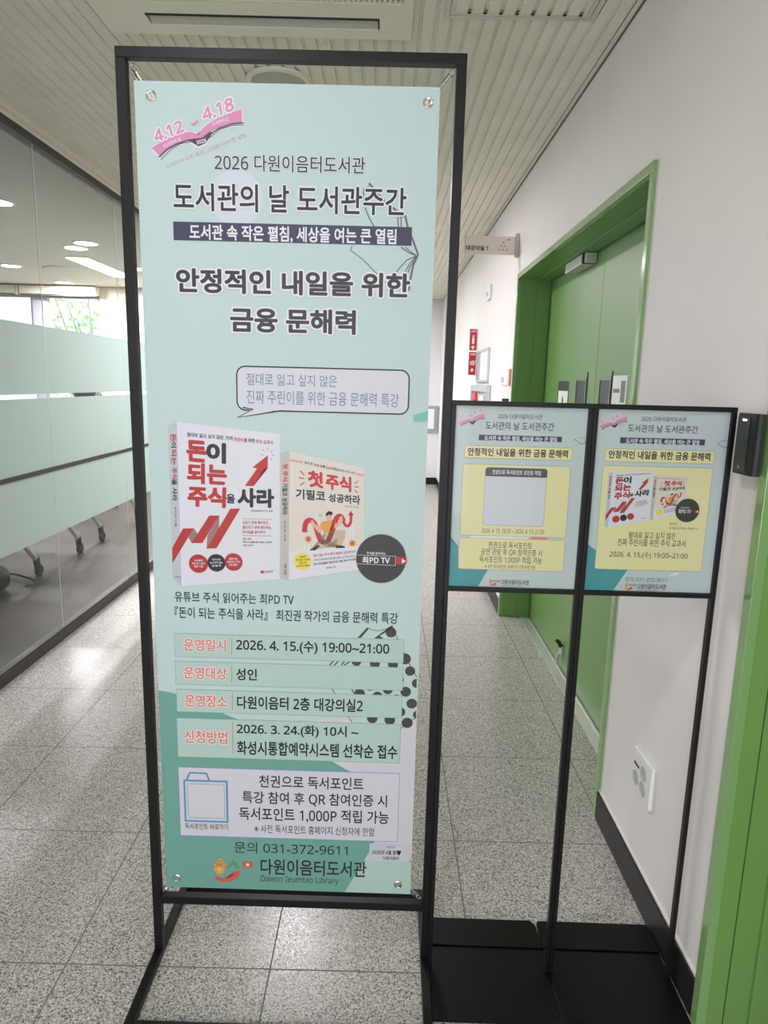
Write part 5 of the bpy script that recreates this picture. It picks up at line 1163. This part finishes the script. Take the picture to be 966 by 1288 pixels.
# fire safety signs
def fire_sign(z0, z1, word, label, kind):
    x0 = 0.676; y = 5.9; z = z0
    s = thing('fire_sign', label, 'sign', (XR, y, z0), 'red fire signs projecting from the wall')
    pl_ = part('panel', MB().box(x0, y, z0, XR - 0.0005, y + 0.006, z1, 0, 0.0006), M_WPRINT, s)
    H = (z1 - z0) * 1000; Q = lambda u, v, d=0.0006: (x0 + u / 1000, y - d, z1 - v / 1000)
    part('red_field', MB().add([Q(5, 5), Q(63, 5), Q(63, H - 5), Q(5, H - 5)], [(0, 1, 2, 3)]), M_RED, pl_)
    part('lettering', letter_mesh(word, (14, 14, 56, 32), 0.03, lambda u, v: Q(u, v, 0.0012)), M_WPRINT, pl_)
    a = MB(); c = 34
    a.add([Q(c - 8, 138, .0012), Q(c + 8, 138, .0012), Q(c + 8, 150, .0012), Q(c - 8, 150, .0012)], [(0, 1, 2, 3)])
    a.add([Q(c - 18, 150, .0012), Q(c + 18, 150, .0012), Q(c, 170, .0012)], [(0, 1, 2)])
    part('arrow', a, M_WPRINT, pl_)
    i = MB()
    if kind == 'hose':
        pts = [(34 + r * cos(t), 95 + r * sin(t)) for t, r in ((k * 0.35, 5 + k * 0.28) for k in range(58))]
        pts += [(56, 88), (56, 70)]
        vs, fs = stroke(pts, 3.4); i.add([Q(u, v, .0012) for u, v in vs], fs)
    else:
        vs, fs = poly_fill([(24, 82), (27, 74), (31, 70), (31, 62), (22, 64), (22, 58), (40, 54), (46, 58), (46, 62), (38, 62), (38, 70), (43, 74), (45, 82), (45, 118), (41, 126), (28, 126), (24, 118)])
        i.add([Q(u, v, .0012) for u, v in vs], fs)
    part('pictogram', i, M_WPRINT, pl_)
fire_sign(1.706, 1.887, '소화기', 'upper red sign with a fire extinguisher pictogram and arrow', 'ext')
fire_sign(1.503, 1.700, '소화전', 'lower red sign with a coiled hose pictogram and arrow', 'hose')
# framed notice, hydrant cabinet, switch
nf = thing('notice_frame', 'silver framed white notice on the wall beside the red signs', 'notice', (XR, 5.45, 1.57))
f = MB(); y0, y1, z0, z1, t = 5.13, 5.765, 1.447, 1.697, 0.016
f.box(XR - 0.016, y0, z0, XR - 0.0005, y0 + t, z1); f.box(XR - 0.016, y1 - t, z0, XR - 0.0005, y1, z1); f.box(XR - 0.016, y0 + t, z0, XR - 0.0005, y1 - t, z0 + t); f.box(XR - 0.016, y0 + t, z1 - t, XR - 0.0005, y1 - t, z1)
part('frame', f, M_ALU, nf)
part('sheet', MB().box(XR - 0.010, y0 + t, z0 + t, XR - 0.006, y1 - t - 0.17, z1 - t), mat('notice_paper', PH(224, 216, 228), 0.4), nf)
part('backing', MB().box(XR - 0.010, y1 - t - 0.17, z0 + t, XR - 0.006, y1 - t, z1 - t), mat('mauve_backing', PH(150, 142, 156), 0.5), nf)
hb = thing('hydrant_cabinet', 'silver wall cabinet holding red fire equipment below the framed notice', 'cabinet', (XR, 5.48, 1.0))
y0, y1, z0, z1 = 5.0, 5.98, 0.62, 1.425
f = MB(); t = 0.05
f.box(XR - 0.03, y0, z0, XR - 0.0005, y0 + t, z1, 0, 0.003); f.box(XR - 0.03, y1 - t, z0, XR - 0.0005, y1, z1, 0, 0.003); f.box(XR - 0.03, y0 + t, z1 - t, XR - 0.0005, y1 - t, z1); f.box(XR - 0.03, y0 + t, z0, XR - 0.0005, y1 - t, z0 + t)
part('frame', f, M_ALU, hb)
part('back_panel', MB().box(XR - 0.008, y0 + t, z0 + t, XR - 0.0008, y1 - t, z1 - t), M_GREYP, hb)
part('lamp_panel', MB().box(XR - 0.026, 5.2, 1.20, XR - 0.0085, 5.42, 1.345, 0, 0.002), M_WHITEP, hb)
rb = part('alarm_bell', MB().lathe([(0.085, 0), (0.085, 0.02), (0.07, 0.04), (0.03, 0.05), (0, 0.052)], (XR - 0.009, 5.62, 1.29), (-1, 0, 0), 26), M_RED, hb, True, 'red alarm dome')
part('white_collar', MB().lathe([(0.086, 0.0), (0.1, 0.0), (0.1, 0.012), (0.086, 0.012)], (XR - 0.009, 5.62, 1.29), (-1, 0, 0), 26), M_WHITEP, hb, True)
ls = thing('light_switch', 'white switch plate with an orange edge left of the green doors', 'light switch', (XR, 4.36, 1.475))
part('plate', MB().box(XR - 0.010, 4.245, 1.427, XR - 0.0005, 4.515, 1.522, 0, 0.002), M_WHITEP, ls)
part('rocker', MB().box(XR - 0.0135, 4.42, 1.445, XR - 0.0101, 4.495, 1.478, 0, 0.001), M_GREYP, ls)
part('edge_strip', MB().box(XR - 0.0125, 4.205, 1.425, XR - 0.0005, 4.244, 1.524), mat('switch_orange', PH(220, 140, 110), 0.5), ls)
# small exit-style plaque high on the wall
wp = thing('wall_sensor', 'small white wall sensor above the red signs', 'sensor', (XR, 5.3, 2.1))
part('body', MB().box(XR - 0.022, 5.20, 2.045, XR - 0.0005, 5.36, 2.15, 0, 0.006), M_WHITEP, wp)
part('lens', MB().box(XR - 0.0255, 5.25, 2.07, XR - 0.0222, 5.31, 2.10, 0, 0.001), M_GREYP, wp)
# notices on the green doors
def on_door(y0, y1, z0, z1): return lambda u, v, d=0.0016: (LX - d, y1 - u * (y1 - y0), z1 - v * (z1 - z0))
pn = thing('door_pictogram', 'black-headed pictogram notice on the farther green door leaf', 'notice', (LX, 3.65, 1.2))
P = on_door(3.54, 3.765, 0.95, 1.455)
part('sheet', MB().box(LX - 0.0014, 3.54, 0.95, LX - 0.0003, 3.765, 1.455), mat('notice_cream', PH(222, 220, 205), 0.5), pn)
f = MB()
for u0, v0, u1, v1 in ((0, 0, 1, .10), (0, .10, .07, 1), (.93, .10, 1, 1)): f.add([P(u0, v0), P(u1, v0), P(u1, v1), P(u0, v1)], [(0, 1, 2, 3)])
part('border', f, ink('ink2'), pn)
f = MB()
for a in ([(.5, .14), (.42, .2), (.5, .26), (.58, .2)], [(.47, .27), (.3, .45), (.35, .48), (.5, .33)], [(.53, .27), (.7, .45), (.65, .48), (.5, .33)], [(.45, .3), (.55, .3), (.6, .6), (.4, .6)], [(.2, .7), (.8, .7), (.8, .74), (.2, .74)], [(.2, .8), (.7, .8), (.7, .84), (.2, .84)]):
    f.add([P(u, v) for u, v in a], [(0, 1, 2, 3)])
part('pictogram', f, ink('slate'), pn)
pp = thing('door_poster', 'white paper with grey photos taped to the nearer green door leaf', 'notice', (LX, 2.77, 1.2))
P = on_door(2.686, 2.858, 0.95, 1.474)
part('sheet', MB().box(LX - 0.0014, 2.686, 0.95, LX - 0.0003, 2.858, 1.474), M_WPRINT, pp)
f = MB()
for a in ((.08, .10, .52, .13), (.6, .04, .9, .2), (.06, .22, .48, .42), (.54, .24, .94, .44), (.06, .5, .94, .53), (.06, .57, .94, .60), (.06, .66, .6, .9)):
    u0, v0, u1, v1 = a; f.add([P(u0, v0), P(u1, v0), P(u1, v1), P(u0, v1)], [(0, 1, 2, 3)])
part('pictures', f, ink('greyline'), pp)
# wall panel at the end of the corridor
ep = thing('wall_control_panel', 'grey framed white panel on the corridor end wall', 'panel', (0.64, YEND, 0.95))
part('frame', MB().box(0.50, YEND - 0.03, 0.745, 0.735, YEND - 0.0005, 1.12, 0, 0.004), mat('panel_grey', PH(140, 142, 146), 0.5), ep)
part('cover', MB().box(0.52, YEND - 0.036, 0.80, 0.675, YEND - 0.0302, 1.08, 0, 0.002), M_WHITEP, ep)

# ------------------------------------------------------------------ tall banner stand
BX, BY, BTH, BL = -0.2026, 1.4804, -0.0073, 0.0057
st = thing('banner_stand', 'tall black square-tube metal stand holding the mint banner', 'banner stand', (BX, BY, 0.0012))
st.rotation_euler = (0, 0, BTH)
HW, FH, TT = 0.341, 2.0462, 0.020
lean = lambda mb: setattr(mb, 'v', [(x, y - BL * z, z) for x, y, z in mb.v]) or mb
for sgn in (-1, 1):
    x0 = sgn * HW; x1 = sgn * (HW - TT)
    part('post', lean(MB().box(x0, -TT / 2, 0.0205, x1, TT / 2, FH - TT, 0, 0.0012)), M_BLACKF, st, local=True)
    part('base_leg', MB().box(x0, -0.223, 0, x1, 0.223, TT, 0, 0.0012), M_BLACKF, st, local=True)
part('top_bar', lean(MB().box(-HW, -TT / 2, FH - TT + 0.0003, HW, TT / 2, FH, 0, 0.0012)), M_BLACKF, st, local=True)
part('cross_bar', lean(MB().box(-HW + TT + 0.0003, -TT / 2, 0.1493, HW - TT - 0.0003, TT / 2, 0.1693, 0, 0.0012)), M_BLACKF, st, local=True)
for y0, y1 in ((-0.223, -0.203), (0.203, 0.223)):
    part('base_bar', MB().box(-HW + TT + 0.0003, y0, 0, HW - TT - 0.0003, y1, TT, 0, 0.0012), M_BLACKF, st, local=True)
# banner geometry in the stand's frame
U0 = -0.0088 - 0.3; VT = 0.1893 + 1.8
def bpt(u, v, d=0.0):      # banner millimetres -> stand space, d towards the reader
    z = VT - v / 1000
    return (U0 + u / 1000, -d - BL * z, z)
EY = [(33.1, 26.5), (577.0, 28.0), (27.0, 1774.3), (568.5, 1773.9)]
def spring_hook(corner, eye, label=None):
    c = Vector(corner); e = Vector(eye); d = (e - c); L = d.length; d.normalize()
    m = MB(); m.torus(c + d * 0.006, 0.0052, 0.0013, (0, 1, 0), 16, 6)
    a = c + d * 0.012; b = c + d * (L - 0.020)
    n = 110; x = d.cross(Vector((0, 1, 0))).normalized(); y = d.cross(x)
    m.tube([a.lerp(b, i / n) + (x * cos(i * 0.9) + y * sin(i * 0.9)) * 0.0046 for i in range(n + 1)], 0.0011, 5)
    m.tube([a, b], 0.0040, 10)
    f_ = Vector((0, -0.0095, 0))
    m.tube([b, b + d * 0.006, e + d * -0.010, e + d * -0.002, e + d * 0.001 + f_, e + d * -0.006 + f_ * 1.05, e + d * -0.010 + f_ * 0.85], 0.0011, 6)
    part('spring_hook', m, M_STEEL, st, True, local=True)
CT = [(-HW + TT + 0.003, 0.0065, FH - TT - 0.003), (HW - TT - 0.003, 0.0065, FH - TT - 0.003), (-HW + TT + 0.004, 0.0065, 0.1735), (HW - TT - 0.004, 0.0065, 0.1735)]
for c, e in zip(CT, EY):
    c = (c[0], c[1] - BL * c[2], c[2]); spring_hook(c, bpt(e[0], e[1], -0.0065))

bn_ = thing('banner', 'tall mint-green hanging banner printed with a library finance lecture notice', 'banner', (BX, BY, 0.0012))
bn_.rotation_euler = (0, 0, BTH)
cu = bpy.data.curves.new('sheet_outline', 'CURVE'); cu.dimensions = '2D'; cu.fill_mode = 'BOTH'
def spl(pts):
    s = cu.splines.new('POLY'); s.points.add(len(pts) - 1); s.use_cyclic_u = True
    for p_, q_ in zip(s.points, pts): p_.co = (q_[0], q_[1], 0, 1)
spl([(0, 0), (600, 0), (600, 1800), (0, 1800)])
for e in EY[:2]: spl([(e[0] + 6 * cos(2 * pi * k / 24), e[1] + 6 * sin(2 * pi * k / 24)) for k in range(24)])
co_ = bpy.data.objects.new('sheet_outline', cu); COL.objects.link(co_)
dg = bpy.context.evaluated_depsgraph_get(); dg.update(); me = co_.evaluated_get(dg).to_mesh()
mb = MB(); V2 = [v.co[:2] for v in me.vertices]; F2 = [tuple(p.vertices) for p in me.polygons]
mb.add([bpt(u, v) for u, v in V2], F2); mb.add([bpt(u, v, -0.0006) for u, v in V2], F2)
for a, b in (((0, 0), (600, 0)), ((600, 0), (600, 1800)), ((600, 1800), (0, 1800)), ((0, 1800), (0, 0))):
    mb.add([bpt(*a), bpt(*b), bpt(*b, -0.0006), bpt(*a, -0.0006)], [(0, 1, 2, 3)])
bpy.data.objects.remove(co_, do_unlink=True); bpy.data.curves.remove(cu)
part('sheet', mb, mat('banner_mint', PH(190, 210, 210, k=1.0), 0.5, 0, 0.3), bn_, local=True)
build_print(BANNER_PRINT, bn_, lambda u, v, d: bpt(u, v, 0.0003 + d), 0.00022)
for k, e in enumerate(EY):
    m = MB(); c = bpt(e[0], e[1], 0.0008)
    m.lathe([(0.0062, -0.0004), (0.0068, 0.0016), (0.0082, 0.0020), (0.0098, 0.0012), (0.0102, -0.0002)], c, (0, -1, 0), 30)
    if k > 1: m.lathe([(0.0061, 0.0012), (0.004, 0.0002), (0.0, 0.0001)], bpt(e[0], e[1], 0.0012), (0, -1, 0), 24)
    part('eyelet', m, M_STEEL, bn_, True, local=True)

# ------------------------------------------------------------------ pair of poster stands
PX, PY, PTH = 0.433, 1.4509, -0.0128
PZT, PZB, PW = 1.3892, 0.9753, 0.2969
def poster_stand(side, label):
    s = thing('poster_stand', label, 'poster stand', (PX, PY, 0.0), 'black poster stands side by side'); s.rotation_euler = (0, 0, PTH)
    a, b = (-PW, -0.0006) if side < 0 else (0.0006, PW)
    w = 0.0095; dp = 0.0075
    for x0 in (a, b - w):
        part('post', MB().box(x0, -dp, 0.0105, x0 + w, dp, PZT - 0.0105, 0, 0.0008), M_BLACKF, s, local=True)
    part('top_rail', MB().box(a, -dp, PZT - 0.0103, b, dp, PZT, 0, 0.0008), M_BLACKF, s, local=True)
    part('bottom_rail', MB().box(a + w + 0.0003, -dp, PZB - 0.0005, b - w - 0.0003, dp, PZB + 0.0095, 0, 0.0008), M_BLACKF, s, local=True)
    part('back_board', MB().box(a + w, 0.003, PZB + 0.0095, b - w, 0.0065, PZT - 0.0103), M_BLACK3, s, local=True)
    part('clear_cover', MB().box(a + w, -0.0064, PZB + 0.0096, b - w, -0.0050, PZT - 0.0104), M_ACRYL, s, local=True)
    # base plate with a raised rear strip
    y0, ym, y1 = 1.308 - PY, 1.512 - PY, 1.604 - PY
    z = 0.010
    part('base_plate', MB().box(a + 0.0004, y0, 0.0004, b - 0.0004, ym, z, 0, 0.0015), M_BLACKP, s, local=True)
    c1, c2 = (0.0, 0.014) if side < 0 else (0.006, 0.0)
    m = MB().prism([(a + 0.0004, ym + 0.003, 0.0004), (b - 0.0004, ym + 0.003, 0.0004), (b - 0.0004 - c2 * .25, y1 - c2 * 1.2, 0.0004), (b - 0.0004 - c2, y1, 0.0004), (a + 0.0004 + c1, y1, 0.0004), (a + 0.0004, y1 - c1, 0.0004)], (0, 0, z + 0.003))
    part('rear_plate', m, M_BLACKP, s, local=True)
    if side < 0:
        part('clip', MB().box(-0.192, -0.006, PZT + 0.0003, -0.178, 0.006, PZT + 0.006, 0, 0.002), M_BLACK3, s, local=True)
    return s
poster_stand(-1, 'black poster stand on the flat base, nearer the tall banner')
poster_stand(1, 'black poster stand on the flat base, against the white wall')
ppaper = mat('poster_mint', PH(192, 203, 206, k=1.0), 0.45, 0, 0.3)
def poster(items, a, b, label):
    p_ = thing('poster', label, 'poster', (PX, PY, PZT)); p_.rotation_euler = (0, 0, PTH)
    g = lambda u, v, d: (u / 1000, 0.0015 - d, -v / 1000)
    part('sheet', MB().box(a, 0.0013, -(PZT - PZB) + 0.0097, b, 0.0022, -0.0105), ppaper, p_, local=True)
    build_print(items, p_, lambda u, v, d: g(u, v, 0.0004 + d), 0.00018)
poster(POSTER_PRINT_A, -PW + 0.0097, -0.0103, 'mint poster with a blank white card under a grey heading')
poster(POSTER_PRINT_B, 0.0103, PW - 0.0097, 'mint poster showing two books and a round black badge')

bpy.data.objects.remove(_fo, do_unlink=True)
